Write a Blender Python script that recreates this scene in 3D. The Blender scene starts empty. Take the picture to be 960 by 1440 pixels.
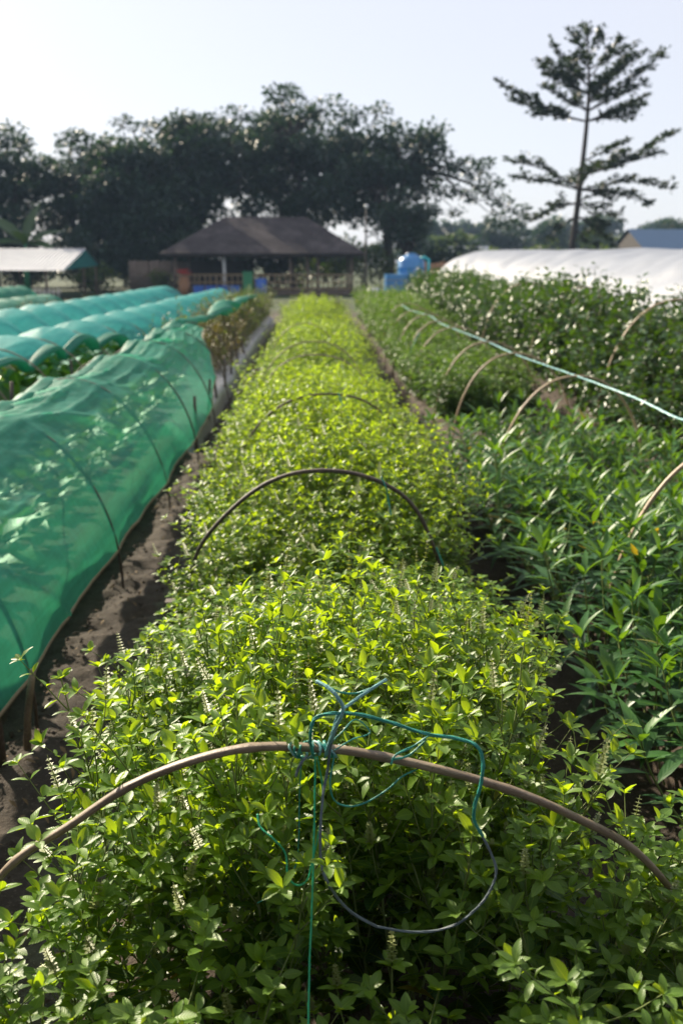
import bpy, math, random
import numpy as np
from mathutils import Vector, Matrix

# ------------------------------------------------------------------ camera, sky, sun, exposure
scn = bpy.context.scene
COL = scn.collection
R = math.radians

cam_d = bpy.data.cameras.new('camera')
cam = bpy.data.objects.new('camera', cam_d); COL.objects.link(cam)
cam.location = (0, 0, 1.75)
cam.rotation_euler = (R(90 - 14.23), 0, R(-1.59))
cam_d.sensor_fit = 'VERTICAL'; cam_d.sensor_height = 36; cam_d.sensor_width = 24; cam_d.lens = 35
cam_d.clip_start = 0.05; cam_d.clip_end = 2500
cam_d.dof.use_dof = True; cam_d.dof.focus_distance = 2.15; cam_d.dof.aperture_fstop = 3.8
scn.camera = cam

SUN_AZ, SUN_EL = 36.0, 29.0            # degrees left of the bed's direction (+Y), degrees above the horizon
sun_dir = Vector((-math.sin(R(SUN_AZ)) * math.cos(R(SUN_EL)), math.cos(R(SUN_AZ)) * math.cos(R(SUN_EL)), math.sin(R(SUN_EL))))
world = bpy.data.worlds.new('World'); scn.world = world; world.use_nodes = True
wn = world.node_tree
bg = wn.nodes['Background']
sky = wn.nodes.new('ShaderNodeTexSky'); sky.sky_type = 'NISHITA'; sky.sun_disc = False
sky.sun_elevation = R(SUN_EL); sky.sun_rotation = R(-SUN_AZ)
sky.air_density = 1.0; sky.dust_density = 1.0; sky.ozone_density = 4.0
veil = wn.nodes.new('ShaderNodeMix'); veil.data_type = 'RGBA'; veil.inputs[0].default_value = .78      # thin even high veil over the blue
veil.inputs[7].default_value = (4.6, 4.48, 4.72, 1)
wn.links.new(sky.outputs[0], veil.inputs[6]); wn.links.new(veil.outputs[2], bg.inputs[0]); bg.inputs[1].default_value = 0.085
sl = bpy.data.lights.new('sun', 'SUN'); sl.energy = 5.0; sl.angle = R(0.6); sl.color = (1.0, 0.87, 0.68)
so = bpy.data.objects.new('sun', sl); COL.objects.link(so)
so.rotation_euler = (-sun_dir).to_track_quat('-Z', 'Y').to_euler(); so.location = (-30, 25, 30)
scn.view_settings.view_transform = 'Standard'; scn.view_settings.look = 'None'
scn.view_settings.gamma = 1.0; scn.view_settings.use_curve_mapping = False
scn.view_settings.exposure = 1.2
scn.render.engine = 'CYCLES'
cy = scn.cycles
cy.use_denoising = True; cy.max_bounces = 8; cy.diffuse_bounces = 3; cy.glossy_bounces = 2
cy.transmission_bounces = 4; cy.volume_bounces = 1; cy.transparent_max_bounces = 16
cy.caustics_reflective = False; cy.caustics_refractive = False; cy.sample_clamp_indirect = 6

rng = np.random.default_rng(11)
rnd = random.Random(5)

# ------------------------------------------------------------------ helpers
def hsh(ix, iy, seed):
    h = (ix.astype(np.int64) * 374761393 + iy.astype(np.int64) * 668265263 + seed * 974711) & 0x7fffffff
    h = ((h ^ (h >> 13)) * 1274126177) & 0x7fffffff
    return ((h ^ (h >> 16)) & 0xffff) / 65535.0

def vnoise(x, y, seed=0):
    x = np.asarray(x, float); y = np.asarray(y, float); x, y = np.broadcast_arrays(x, y)
    ix = np.floor(x); iy = np.floor(y); fx = x - ix; fy = y - iy
    fx = fx * fx * (3 - 2 * fx); fy = fy * fy * (3 - 2 * fy)
    a = hsh(ix, iy, seed); b = hsh(ix + 1, iy, seed); c = hsh(ix, iy + 1, seed); d = hsh(ix + 1, iy + 1, seed)
    return (a + (b - a) * fx) * (1 - fy) + (c + (d - c) * fx) * fy - 0.5

def fbm(x, y, seed=0, o=4):
    s = 0; a = 1.0
    for k in range(o):
        s = s + a * vnoise(np.asarray(x) * 2 ** k, np.asarray(y) * 2 ** k, seed + k); a *= 0.5
    return s

def unit(v):
    v = np.asarray(v, float); n = np.linalg.norm(v, axis=-1, keepdims=True); return v / np.maximum(n, 1e-9)

def smooth(a, b, x): t = np.clip((np.asarray(x, float) - a) / (b - a), 0, 1); return t * t * (3 - 2 * t)

class Geo:
    """Collects shapes for ONE mesh."""
    def __init__(s): s.V = []; s.T = []; s.Q = []; s.mt = []; s.mq = []; s.UV = []; s.C = []; s.n = 0
    def add(s, V, tris=None, quads=None, mat=0, uv=None, tint=0.5):
        V = np.asarray(V, float).reshape(-1, 3); k = len(V)
        s.V.append(V); s.UV.append(np.zeros((k, 2)) if uv is None else np.asarray(uv, float))
        s.C.append(np.full(k, tint) if np.isscalar(tint) else np.asarray(tint, float))
        if tris is not None and len(tris):
            t = np.asarray(tris, int).reshape(-1, 3) + s.n; s.T.append(t); s.mt.append(np.full(len(t), mat))
        if quads is not None and len(quads):
            q = np.asarray(quads, int).reshape(-1, 4) + s.n; s.Q.append(q); s.mq.append(np.full(len(q), mat))
        s.n += k; return s
    def tube(s, pts, rad, sides=6, mat=0, tint=0.5, flat=None, caps=True):
        P = np.asarray(pts, float); n = len(P)
        rad = np.broadcast_to(np.asarray(rad, float), (n,))
        t = unit(np.gradient(P, axis=0))
        ref = np.array([0, 0, 1.0]) if abs(t[0][2]) < .9 else np.array([1.0, 0, 0])
        u = np.cross(t[0], ref); u /= np.linalg.norm(u); U = []
        for i in range(n):
            u = u - t[i] * np.dot(u, t[i]); u = u / max(np.linalg.norm(u), 1e-9); U.append(u)
        U = np.array(U); W = np.cross(t, U)
        a = np.arange(sides) * 2 * math.pi / sides
        V = P[:, None, :] + rad[:, None, None] * (np.cos(a)[None, :, None] * U[:, None, :] + np.sin(a)[None, :, None] * W[:, None, :])
        i = np.arange(n - 1)[:, None] * sides; j = np.arange(sides)[None, :]; j2 = (j + 1) % sides
        q = np.stack([i + j, i + j2, i + sides + j2, i + sides + j], -1).reshape(-1, 4)
        uv = np.stack([np.broadcast_to(j / sides, (n, sides)), np.broadcast_to(np.linspace(0, 1, n)[:, None], (n, sides))], -1).reshape(-1, 2)
        V = V.reshape(-1, 3); tr = []
        if caps:
            V = np.vstack([V, P[0], P[-1]]); uv = np.vstack([uv, [[0, 0], [0, 1]]]); m = n * sides
            for k in range(sides):
                tr.append((m, (k + 1) % sides, k)); tr.append((m + 1, (n - 1) * sides + k, (n - 1) * sides + (k + 1) % sides))
        return s.add(V, tr, q, mat, uv, tint)
    def box(s, c, d, mat=0, rz=0.0, tint=0.5, tilt=0.0, bev=0.0):
        x, y, z = np.array(d) / 2.0
        V = np.array([(-x, -y, -z), (x, -y, -z), (x, y, -z), (-x, y, -z), (-x, -y, z), (x, -y, z), (x, y, z), (-x, y, z)])
        if bev: V[4:] *= np.array([1 - bev, 1 - bev, 1])
        if tilt: ct, st = math.cos(tilt), math.sin(tilt); V = np.stack([V[:, 0] * ct + V[:, 2] * st, V[:, 1], -V[:, 0] * st + V[:, 2] * ct], -1)
        cr, sr = math.cos(rz), math.sin(rz); V = np.stack([V[:, 0] * cr - V[:, 1] * sr, V[:, 0] * sr + V[:, 1] * cr, V[:, 2]], -1)
        return s.add(V + np.array(c), None, [(0, 3, 2, 1), (4, 5, 6, 7), (0, 1, 5, 4), (1, 2, 6, 5), (2, 3, 7, 6), (3, 0, 4, 7)], mat, None, tint)
    def grid(s, X, Y, Z, mat=0, tint=0.5):
        n, m = X.shape; V = np.stack([X, Y, Z], -1).reshape(-1, 3)
        i = np.arange(n - 1)[:, None] * m; j = np.arange(m - 1)[None, :]
        q = np.stack([i + j, i + j + 1, i + m + j + 1, i + m + j], -1).reshape(-1, 4)
        uv = np.stack(np.meshgrid(np.linspace(0, 1, m), np.linspace(0, 1, n)), -1).reshape(-1, 2)
        return s.add(V, None, q, mat, uv, tint)
    def lathe(s, c, prof, sides=20, mat=0):
        a = np.arange(sides) * 2 * math.pi / sides; pr = np.array(prof)
        V = np.stack([c[0] + pr[:, :1] * np.cos(a), c[1] + pr[:, :1] * np.sin(a), c[2] + pr[:, 1:] + 0 * a], -1)
        n = len(pr); i = np.arange(n - 1)[:, None] * sides; j = np.arange(sides)[None]; j2 = (j + 1) % sides
        q = np.stack([i + j, i + j2, i + sides + j2, i + sides + j], -1).reshape(-1, 4)
        return s.add(V.reshape(-1, 3), None, q, mat)
    def leaves(s, fr, tpl, mat=0):
        """fr: rows of pos(3) dir(3) normal(3) length width tint"""
        if not len(fr): return s
        fr = np.asarray(fr, float); TV, TT, TQ, TU = tpl
        d = unit(fr[:, 3:6]); nn = fr[:, 6:9]; nn = unit(nn - d * (nn * d).sum(1, keepdims=True)); sd = np.cross(d, nn)
        L = fr[:, 9][:, None, None]
        V = fr[:, None, 0:3] + L * (TV[None, :, 0:1] * fr[:, 10][:, None, None] * sd[:, None] + TV[None, :, 1:2] * d[:, None] + TV[None, :, 2:3] * nn[:, None])
        k = len(TV); off = (np.arange(len(fr)) * k)[:, None, None]
        tr = (TT[None] + off).reshape(-1, 3) if len(TT) else None
        qd = (TQ[None] + off).reshape(-1, 4) if len(TQ) else None
        return s.add(V.reshape(-1, 3), tr, qd, mat, np.tile(TU, (len(fr), 1)), np.repeat(fr[:, 11], k))
    def mesh(s, name, mats, sm=True):
        me = bpy.data.meshes.new(name)
        V = np.concatenate(s.V); T = np.concatenate(s.T) if s.T else np.zeros((0, 3), int); Q = np.concatenate(s.Q) if s.Q else np.zeros((0, 4), int)
        loops = np.concatenate([T.ravel(), Q.ravel()]).astype(np.int32)
        st = np.concatenate([np.arange(len(T)) * 3, len(T) * 3 + np.arange(len(Q)) * 4]).astype(np.int32)
        me.vertices.add(len(V)); me.vertices.foreach_set('co', V.astype(np.float32).ravel())
        me.loops.add(len(loops)); me.loops.foreach_set('vertex_index', loops)
        me.polygons.add(len(st)); me.polygons.foreach_set('loop_start', st)
        mi = np.concatenate(([np.concatenate(s.mt)] if s.mt else []) + ([np.concatenate(s.mq)] if s.mq else [])).astype(np.int32)
        me.polygons.foreach_set('material_index', mi)
        me.polygons.foreach_set('use_smooth', np.full(len(st), sm))
        me.update(calc_edges=True)
        me.uv_layers.new(name='UVMap').data.foreach_set('uv', np.concatenate(s.UV)[loops].astype(np.float32).ravel())
        me.attributes.new('tint', 'FLOAT', 'POINT').data.foreach_set('value', np.concatenate(s.C).astype(np.float32))
        for m in (mats if isinstance(mats, (list, tuple)) else [mats]): me.materials.append(m)
        return me

def link(name, me, parent=None, loc=None, rz=0.0, sc=None):
    o = bpy.data.objects.new(name, me); COL.objects.link(o)
    if parent is not None: o.parent = parent
    if loc is not None: o.location = loc
    if rz: o.rotation_euler = (0, 0, rz)
    if sc is not None: o.scale = sc if not np.isscalar(sc) else (sc, sc, sc)
    return o
def tag(o, label, cat, group=None):
    o['label'] = label; o['category'] = cat
    if group: o['group'] = group
    return o
def empty(name, loc, label, cat, group=None, rz=0.0, sc=None):
    o = link(name, None, None, loc, rz, sc); o.empty_display_size = 0.1
    return tag(o, label, cat, group)
def struct(o): o['kind'] = 'structure'; return o
def stuff(o): o['kind'] = 'stuff'; return o

# ------------------------------------------------------------------ materials
class NT:
    def __init__(s, name):
        s.m = bpy.data.materials.new(name); s.m.use_nodes = True; s.t = s.m.node_tree; s.t.nodes.clear()
        s.out = s.t.nodes.new('ShaderNodeOutputMaterial')
    def n(s, typ, ins=None, **kw):
        nd = s.t.nodes.new('ShaderNode' + typ)
        for k, v in kw.items(): setattr(nd, k, v)
        for k, v in (ins or {}).items():
            sk = nd.inputs[k]
            if hasattr(v, 'node'): s.t.links.new(v, sk)
            else: sk.default_value = v
        return nd
    def math(s, op, a, b=0.0, c=None, clamp=False):
        ins = {0: a, 1: b}
        if c is not None: ins[2] = c
        return s.n('Math', ins, operation=op, use_clamp=clamp).outputs[0]
    def mix(s, f, a, b, mode='MIX'):
        nd = s.n('Mix', None, data_type='RGBA', blend_type=mode)
        for k, v in ((0, f), (6, a), (7, b)):
            if hasattr(v, 'node'): s.t.links.new(v, nd.inputs[k])
            else: nd.inputs[k].default_value = v if k == 0 else (*v, 1.0)[:4]
        return nd.outputs[2]
    def ramp(s, f, stops):
        nd = s.n('ValToRGB', {0: f}); e = nd.color_ramp.elements
        for i, (p, c) in enumerate(stops):
            el = e[i] if i < 2 else e.new(p)
            el.position = p; el.color = (*c, 1.0)[:4]
        return nd.outputs[0]
    def noise(s, vec=None, scale=5.0, detail=4.0, rough=.6):
        ins = {'Scale': scale, 'Detail': detail, 'Roughness': rough}
        if vec is not None: ins['Vector'] = vec
        return s.n('TexNoise', ins).outputs[0]
    def done(s, sh): s.t.links.new(sh, s.out.inputs[0]); return s.m
def sep(t, v): return t.n('SeparateXYZ', {0: v}).outputs

def leaf_mat(name, old, young, trans=.42, rough=.42, tcol=(1.5, 1.35, .35), vein=.35, spec=.5, jitter=.35, cool=(1, 1, 1)):
    t = NT(name)
    tint = t.n('Attribute', None, attribute_name='tint').outputs['Fac']
    orand = t.n('ObjectInfo').outputs['Random']
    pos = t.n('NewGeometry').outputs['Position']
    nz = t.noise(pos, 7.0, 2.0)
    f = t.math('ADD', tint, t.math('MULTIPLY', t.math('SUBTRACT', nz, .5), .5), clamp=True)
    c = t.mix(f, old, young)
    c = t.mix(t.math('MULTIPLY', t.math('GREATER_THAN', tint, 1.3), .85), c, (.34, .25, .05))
    v = t.math('ADD', 1.0 - jitter / 2, t.math('MULTIPLY', orand, jitter))
    c = t.mix(1.0, c, t.n('CombineColor', {0: v, 1: v, 2: v}).outputs[0], 'MULTIPLY')
    uv = t.n('UVMap').outputs[0]; s_ = sep(t, uv)
    ax = t.math('ABSOLUTE', t.math('SUBTRACT', s_[0], .5))
    rib = t.math('LESS_THAN', ax, .035)
    side = t.math('SINE', t.math('MULTIPLY', t.math('SUBTRACT', s_[1], t.math('MULTIPLY', ax, .55)), 44.0))
    vv = t.math('MAXIMUM', t.math('MULTIPLY', t.math('GREATER_THAN', side, .9), .3), rib)
    c2 = t.mix(t.math('MULTIPLY', vv, vein), c, (young[0] * 1.5 + .03, young[1] * 1.3 + .03, young[2] * 1.3 + .02))
    bump = t.n('Bump', {'Strength': .12, 'Distance': .0015, 'Height': t.math('MULTIPLY', side, t.math('SUBTRACT', 1.0, rib))}).outputs[0]
    p = t.n('BsdfPrincipled', {'Base Color': t.mix(1.0, c2, cool, 'MULTIPLY'), 'Roughness': rough, 'Normal': bump, 'Specular IOR Level': spec}).outputs[0]
    tc = t.mix(1.0, c2, tcol, 'MULTIPLY')
    tr = t.n('BsdfTranslucent', {0: tc}).outputs[0]
    return t.done(t.n('MixShader', {0: trans, 1: p, 2: tr}).outputs[0])

def plain(name, col, rough=.7, var=.25, scale=12.0, spec=.3, bump=.0, metal=0.0, col2=None, coat=0.0):
    t = NT(name)
    co = t.n('TexCoord').outputs['Object']
    nz = t.noise(co, scale, 5.0); nz2 = t.noise(co, scale * 6, 3.0)
    c = t.mix(t.math('ADD', t.math('MULTIPLY', nz, .75), t.math('MULTIPLY', nz2, .25)), tuple(x * (1 - var) for x in col), col2 or tuple(min(1, x * (1 + var)) for x in col))
    ins = {'Base Color': c, 'Roughness': rough, 'Specular IOR Level': spec, 'Metallic': metal, 'Coat Weight': coat}
    if bump: ins['Normal'] = t.n('Bump', {'Strength': bump, 'Distance': .02, 'Height': nz2}).outputs[0]
    return t.done(t.n('BsdfPrincipled', ins).outputs[0])

def bamboo_mat(name, a, b, rough=.5):
    t = NT(name); uv = t.n('UVMap').outputs[0]; co = t.n('TexCoord').outputs['Object']
    m = t.n('Mapping', {0: uv, 3: (6.0, 40.0, 1.0)}).outputs[0]
    nz = t.noise(m, 1.2, 6.0, .7); n2 = t.noise(co, 9.0, 3.0); n3 = t.noise(co, 90.0, 4.0)
    c = t.ramp(t.math('ADD', t.math('MULTIPLY', nz, .5), t.math('MULTIPLY', n2, .5)), [(.3, tuple(x * .55 for x in a)), (.5, a), (.68, b)])
    c = t.mix(t.math('MULTIPLY', t.math('GREATER_THAN', n3, .63), .5), c, tuple(x * .35 for x in a))
    bp = t.n('Bump', {'Strength': .5, 'Distance': .002, 'Height': t.math('ADD', n3, nz)}).outputs[0]
    return t.done(t.n('BsdfPrincipled', {'Base Color': c, 'Roughness': rough, 'Normal': bp, 'Specular IOR Level': .4}).outputs[0])

def net_mat(name, col, tcol, clear=.3):
    t = NT(name); uv = t.n('UVMap').outputs[0]; co = t.n('TexCoord').outputs['Object']
    s_ = sep(t, co)
    st = t.noise(t.n('Mapping', {0: co, 3: (30.0, 2.0, 30.0)}).outputs[0], 1.0, 5.0, .7)
    st2 = t.noise(t.n('Mapping', {0: co, 3: (2.5, 26.0, 2.5)}).outputs[0], 1.0, 4.0, .7)
    mot = t.noise(co, 2.6, 5.0, .65)
    wv = t.math('MULTIPLY', t.math('ADD', t.math('SINE', t.math('MULTIPLY', s_[1], 900.0)), t.math('SINE', t.math('MULTIPLY', t.math('ADD', s_[2], s_[0]), 900.0))), .25)
    k = t.math('ADD', t.math('MULTIPLY', st, .55), t.math('ADD', t.math('MULTIPLY', st2, .35), t.math('MULTIPLY', mot, .35)))
    c = t.mix(t.math('MULTIPLY', t.math('SUBTRACT', k, .4), 2.4, clamp=True), tuple(x * .62 for x in col), tuple(min(1, x * 1.35 + .01) for x in col))
    dust = t.math('MULTIPLY', t.math('GREATER_THAN', t.noise(co, 26.0, 4.0, .75), .66), .35)
    c = t.mix(dust, c, (.42, .5, .42))
    bp = t.n('Bump', {'Strength': .35, 'Distance': .004, 'Height': t.math('ADD', t.math('MULTIPLY', wv, .4), t.math('ADD', st, st2))}).outputs[0]
    p = t.n('BsdfPrincipled', {'Base Color': c, 'Roughness': .55, 'Specular IOR Level': .35, 'Normal': bp}).outputs[0]
    tr = t.n('BsdfTranslucent', {0: t.mix(.6, c, tcol)}).outputs[0]
    sh = t.n('MixShader', {0: .52, 1: p, 2: tr}).outputs[0]
    tp = t.n('BsdfTransparent', {0: (*tuple(.55 + .45 * x / max(tcol) for x in tcol), 1.0)}).outputs[0]
    a = t.math('ADD', clear - .12, t.math('MULTIPLY', t.math('SUBTRACT', 1.0, k), .28), clamp=True)
    return t.done(t.n('MixShader', {0: a, 1: sh, 2: tp}).outputs[0])

def soil_mat(name, a, b, c3, grass=None):
    t = NT(name); pos = t.n('NewGeometry').outputs['Position']
    n1 = t.noise(pos, 1.3, 6.0, .65); n2 = t.noise(pos, 17.0, 6.0, .7); n3 = t.noise(pos, 95.0, 3.0, .7)
    c = t.ramp(t.math('ADD', t.math('MULTIPLY', n1, .45), t.math('MULTIPLY', n2, .55)), [(.3, a), (.52, b), (.72, c3)])
    c = t.mix(t.math('MULTIPLY', t.math('GREATER_THAN', n3, .62), .45), c, tuple(x * 1.6 for x in c3))
    if grass:
        y = sep(t, pos)[1]; ab = t.math('ABSOLUTE', sep(t, pos)[0])
        far = t.math('MAXIMUM', t.math('MULTIPLY', t.math('SUBTRACT', y, 33.0), .2, clamp=True), t.math('MULTIPLY', t.math('SUBTRACT', ab, 11.0), .4, clamp=True))
        gm = t.math('MULTIPLY', far, t.math('MULTIPLY', t.math('SUBTRACT', t.noise(pos, .6, 5.0, .7), .2), 4.0, clamp=True))
        c = t.mix(gm, c, t.mix(n2, grass, tuple(x * 1.8 for x in grass)))
    bp = t.n('Bump', {'Strength': .9, 'Distance': .012, 'Height': t.math('ADD', n2, t.math('MULTIPLY', n3, .5))}).outputs[0]
    return t.done(t.n('BsdfPrincipled', {'Base Color': c, 'Roughness': .92, 'Normal': bp, 'Specular IOR Level': .2}).outputs[0])

M = {}
M['soil'] = soil_mat('soil', (.028, .023, .018), (.055, .045, .036), (.1, .082, .065), grass=(.022, .036, .012))
M['bedsoil'] = soil_mat('bed soil', (.035, .028, .022), (.065, .05, .038), (.1, .08, .06))
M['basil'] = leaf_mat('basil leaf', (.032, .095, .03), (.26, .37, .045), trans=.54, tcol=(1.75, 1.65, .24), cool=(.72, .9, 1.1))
M['basil_stem'] = plain('basil stem', (.13, .17, .05), .6, .3, 20, col2=(.2, .26, .08))
M['spike'] = leaf_mat('basil flower', (.2, .26, .09), (.3, .33, .14), trans=.35, vein=0)
M['lance'] = leaf_mat('lance leaf', (.016, .065, .022), (.11, .23, .03), trans=.4, rough=.42, vein=.2, spec=.4, cool=(.7, .9, 1.2))
M['bush'] = leaf_mat('bush leaf', (.010, .038, .012), (.06, .13, .016), trans=.34, rough=.34, vein=.15, spec=.45, cool=(.8, .95, 1.1))
M['crop'] = leaf_mat('crop leaf', (.035, .085, .02), (.11, .19, .035), trans=.4, rough=.45)
M['olive'] = leaf_mat('olive shrub leaf', (.05, .06, .02), (.17, .15, .025), trans=.4, vein=0)
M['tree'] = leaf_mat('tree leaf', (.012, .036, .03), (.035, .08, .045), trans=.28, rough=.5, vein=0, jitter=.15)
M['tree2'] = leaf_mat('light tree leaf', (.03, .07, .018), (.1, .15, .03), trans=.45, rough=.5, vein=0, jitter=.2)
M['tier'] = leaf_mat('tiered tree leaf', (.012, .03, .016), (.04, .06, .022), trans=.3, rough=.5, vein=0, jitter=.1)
M['banana'] = leaf_mat('banana leaf', (.03, .075, .03), (.07, .14, .04), trans=.4, rough=.4)
M['bark'] = plain('bark', (.045, .038, .034), .9, .4, 6, bump=.5)
M['woody'] = plain('woody stem', (.11, .085, .055), .8, .4, 16)
M['bamboo'] = bamboo_mat('weathered bamboo', (.2, .15, .1), (.36, .29, .21))
M['bamboo2'] = bamboo_mat('pale bamboo', (.3, .22, .13), (.46, .36, .24))
M['bamboo3'] = bamboo_mat('dark weathered bamboo', (.07, .052, .04), (.15, .115, .085), .6)
M['wood'] = bamboo_mat('grey timber', (.13, .1, .08), (.24, .19, .15), .8)
M['twine'] = plain('green twine', (.015, .27, .19), .4, .35, 60, spec=.5, col2=(.06, .42, .36))
M['twine2'] = plain('pale blue green twine', (.12, .36, .38), .35, .3, 40, spec=.6, col2=(.3, .58, .6))
M['twine3'] = plain('grey blue cord', (.09, .12, .14), .5, .35, 60, spec=.5, col2=(.18, .24, .28))
M['twine4'] = plain('bright green string', (.03, .42, .2), .4, .25, 60, spec=.5)
M['net'] = net_mat('green shade net', (.045, .36, .27), (.18, .8, .45), .32)
M['net2'] = net_mat('blue green shade net', (.05, .33, .34), (.14, .6, .55), .22)
M['netroll'] = net_mat('rolled net', (.03, .25, .18), (.07, .45, .28), .05)
M['mulch'] = plain('plastic mulch', (.12, .125, .14), .32, .5, 5, spec=.6, bump=.6, col2=(.34, .35, .38))
M['hem'] = plain('net hem', (.2, .16, .1), .8, .3, 20)

# ------------------------------------------------------------------ leaf shapes
def leaf_tpl(w=.45, curl=.25, fold=.12, pw=.85, rows=(.0, .1, .32, .62, .86, 1.0), tip=1.0, stalk=.08, wave=.0):
    V = []; U = []; T = []; Q = []
    for i, t in enumerate(rows):
        y = stalk + (1 - stalk) * t; z = -curl * t * t
        hw = w * .5 * math.sin(math.pi * min(1, t ** pw)) ** tip
        if i == 0: V.append((0, 0, 0)); U.append((.5, 0)); continue
        if i == len(rows) - 1: V.append((0, y, z)); U.append((.5, 1)); continue
        wv = wave * (1 if i % 2 else -1)
        V += [(-hw, y, z + fold * hw * 2 + wv * hw), (0, y, z), (hw, y, z + fold * hw * 2 - wv * hw)]
        U += [(.5 - hw / w, t), (.5, t), (.5 + hw / w, t)]
    n = len(rows) - 2
    T += [(0, 2, 1), (0, 3, 2)]
    for i in range(n - 1):
        a = 1 + i * 3; b = a + 3
        Q += [(a, a + 1, b + 1, b), (a + 1, a + 2, b + 2, b + 1)]
    a = 1 + (n - 1) * 3; e = a + 3
    T += [(a, a + 1, e), (a + 1, a + 2, e)]
    return (np.array(V, float), np.array(T, int), np.array(Q, int), np.array(U, float))
RW = (.0, .07, .24, .5, .76, .93, 1.0)
LF_BASIL = [leaf_tpl(.47, .22, .16, .9, RW, .72), leaf_tpl(.42, .38, .12, .9, RW, .72, wave=.1), leaf_tpl(.5, .08, .24, .9, RW, .72, wave=.08)]
LF_LANCE = [leaf_tpl(.2, .3, .16, .8, (.0, .1, .3, .55, .8, 1.0)), leaf_tpl(.19, .6, .12, .8, (.0, .1, .3, .55, .8, 1.0)), leaf_tpl(.22, .12, .2, .8, (.0, .1, .3, .55, .8, 1.0))]
LF_OVAL = [leaf_tpl(.55, .2, .12, .9), leaf_tpl(.5, .35, .2, .9)]
LF_BROAD = [leaf_tpl(.72, .45, .1, .8, wave=.15), leaf_tpl(.66, .25, .2, .8, wave=.2)]
LF_SMALL = leaf_tpl(.5, .2, .15, .9, (0, .3, .7, 1.0))
LF_CARD = (np.array([(0, 0, 0), (.28, .5, .05), (0, 1, -.1), (-.28, .5, .05)], float), np.zeros((0, 3), int), np.array([(0, 1, 2, 3)]), np.array([(.5, 0), (1, .5), (.5, 1), (0, .5)], float))
UP = np.array([0, 0, 1.0])

def perp(d, ang):
    r = np.array([1.0, 0, 0]) if abs(d[0]) < .8 else np.array([0, 1.0, 0])
    u = unit(np.cross(d, r)); w = np.cross(d, u)
    return math.cos(ang) * u + math.sin(ang) * w

# ------------------------------------------------------------------ plant growth
def grow_basil(seed, h=.72, nst=9, lean=.5, ll=.045, bare=.3, side=.6, spikes=.3, node=.05, lean_dir=None):
    g = random.Random(seed); lv = []; st = []; sp = []
    def tipc(p, d, s):
        a0 = g.uniform(0, 6.28)
        for k in range(g.choice((4, 4, 6))):
            o = perp(d, a0 + k * 1.571 + (k > 3) * .7); e = g.uniform(.35, .9) if k < 4 else 1.6
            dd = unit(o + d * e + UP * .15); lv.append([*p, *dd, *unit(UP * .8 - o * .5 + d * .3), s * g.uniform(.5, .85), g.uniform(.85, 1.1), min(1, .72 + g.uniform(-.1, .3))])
        if g.random() < spikes: sp.append((p, unit(d + UP * .5), g.uniform(.05, .1)))
    def shoot(p, d, L, r, t0, depth):
        n = max(2, int(L / node)); pts = [p]; ph = g.uniform(0, 3.14)
        for k in range(n):
            d = unit(d + UP * .07 + np.array([g.gauss(0, .07), g.gauss(0, .07), g.gauss(0, .03)])); p = p + d * (L / n); pts.append(p)
            t = t0 + (1 - t0) * (k + 1) / n
            if t < bare: continue
            for s in (0, math.pi):
                if g.random() < .1: continue
                o = perp(d, ph + k * 1.571 + s + g.uniform(-.3, .3))
                size = ll * g.uniform(.6, 1.25) * (1.28 - .6 * max(0, (t - .55) / .45)) * (1 if depth == 0 else .8)
                up = .62 if t > .7 else .2
                dd = unit(o + UP * (up + g.uniform(-.5, .45)) + d * .2)
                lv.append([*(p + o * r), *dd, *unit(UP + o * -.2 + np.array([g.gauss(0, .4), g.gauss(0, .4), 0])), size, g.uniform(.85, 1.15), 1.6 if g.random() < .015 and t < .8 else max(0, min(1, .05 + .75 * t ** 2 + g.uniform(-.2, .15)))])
                if depth == 0 and t < .93 and g.random() < side:
                    shoot(p, unit(o * .75 + d + UP * .2), L * g.uniform(.12, .3), r * .6, t, 1)
        st.append((pts, r, r * .45)); tipc(p, d, ll)
    for i in range(nst):
        az = i * 2.4 + g.uniform(-.4, .4); q = math.sqrt((i + .5) / nst); ln = lean * q
        d = np.array([math.cos(az) * math.sin(ln), math.sin(az) * math.sin(ln), math.cos(ln)])
        p = np.array([math.cos(az) * .05 * q, math.sin(az) * .05 * q, -.03])
        shoot(p, d, h * g.uniform(.82, 1.08), .0032, 0, 0)
    return lv, st, sp

def grow_lance(seed, h=.42, nst=9, ll=.13):
    g = random.Random(seed); lv = []; st = []
    for i in range(nst):
        az = i * 2.4 + g.uniform(-.4, .4); q = math.sqrt((i + .5) / nst); ln = .55 * q
        d = np.array([math.cos(az) * math.sin(ln), math.sin(az) * math.sin(ln), math.cos(ln)]); p = np.array([math.cos(az) * .1 * q, math.sin(az) * .1 * q, -.03])
        L = h * g.uniform(.65, 1.1); n = int(L / .036); pts = [p]
        for k in range(n):
            d = unit(d + UP * .05 + np.array([g.gauss(0, .05), g.gauss(0, .05), 0])); p = p + d * L / n; pts.append(p); t = (k + 1) / n
            if t < .3: continue
            o = perp(d, k * 2.4 + az + g.uniform(-.3, .3)); up = .15 + .95 * max(0, t - .5) / .5
            dd = unit(o + d * up + UP * .1)
            lv.append([*p, *dd, *unit(UP - o * .35), ll * g.uniform(.55, 1.2) * (1 - .25 * max(0, t - .7) / .3), g.uniform(.8, 1.25), 1.6 if g.random() < .012 else max(0, min(1, .1 + .6 * t * t + g.uniform(-.2, .25)))])
        for k in range(4):
            o = perp(d, k * 1.57 + az); lv.append([*p, *unit(o * .6 + d), *unit(UP - o * .3), ll * g.uniform(.5, .85), 1, .8])
        st.append((pts, .0035, .002))
    return lv, st, []

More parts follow.
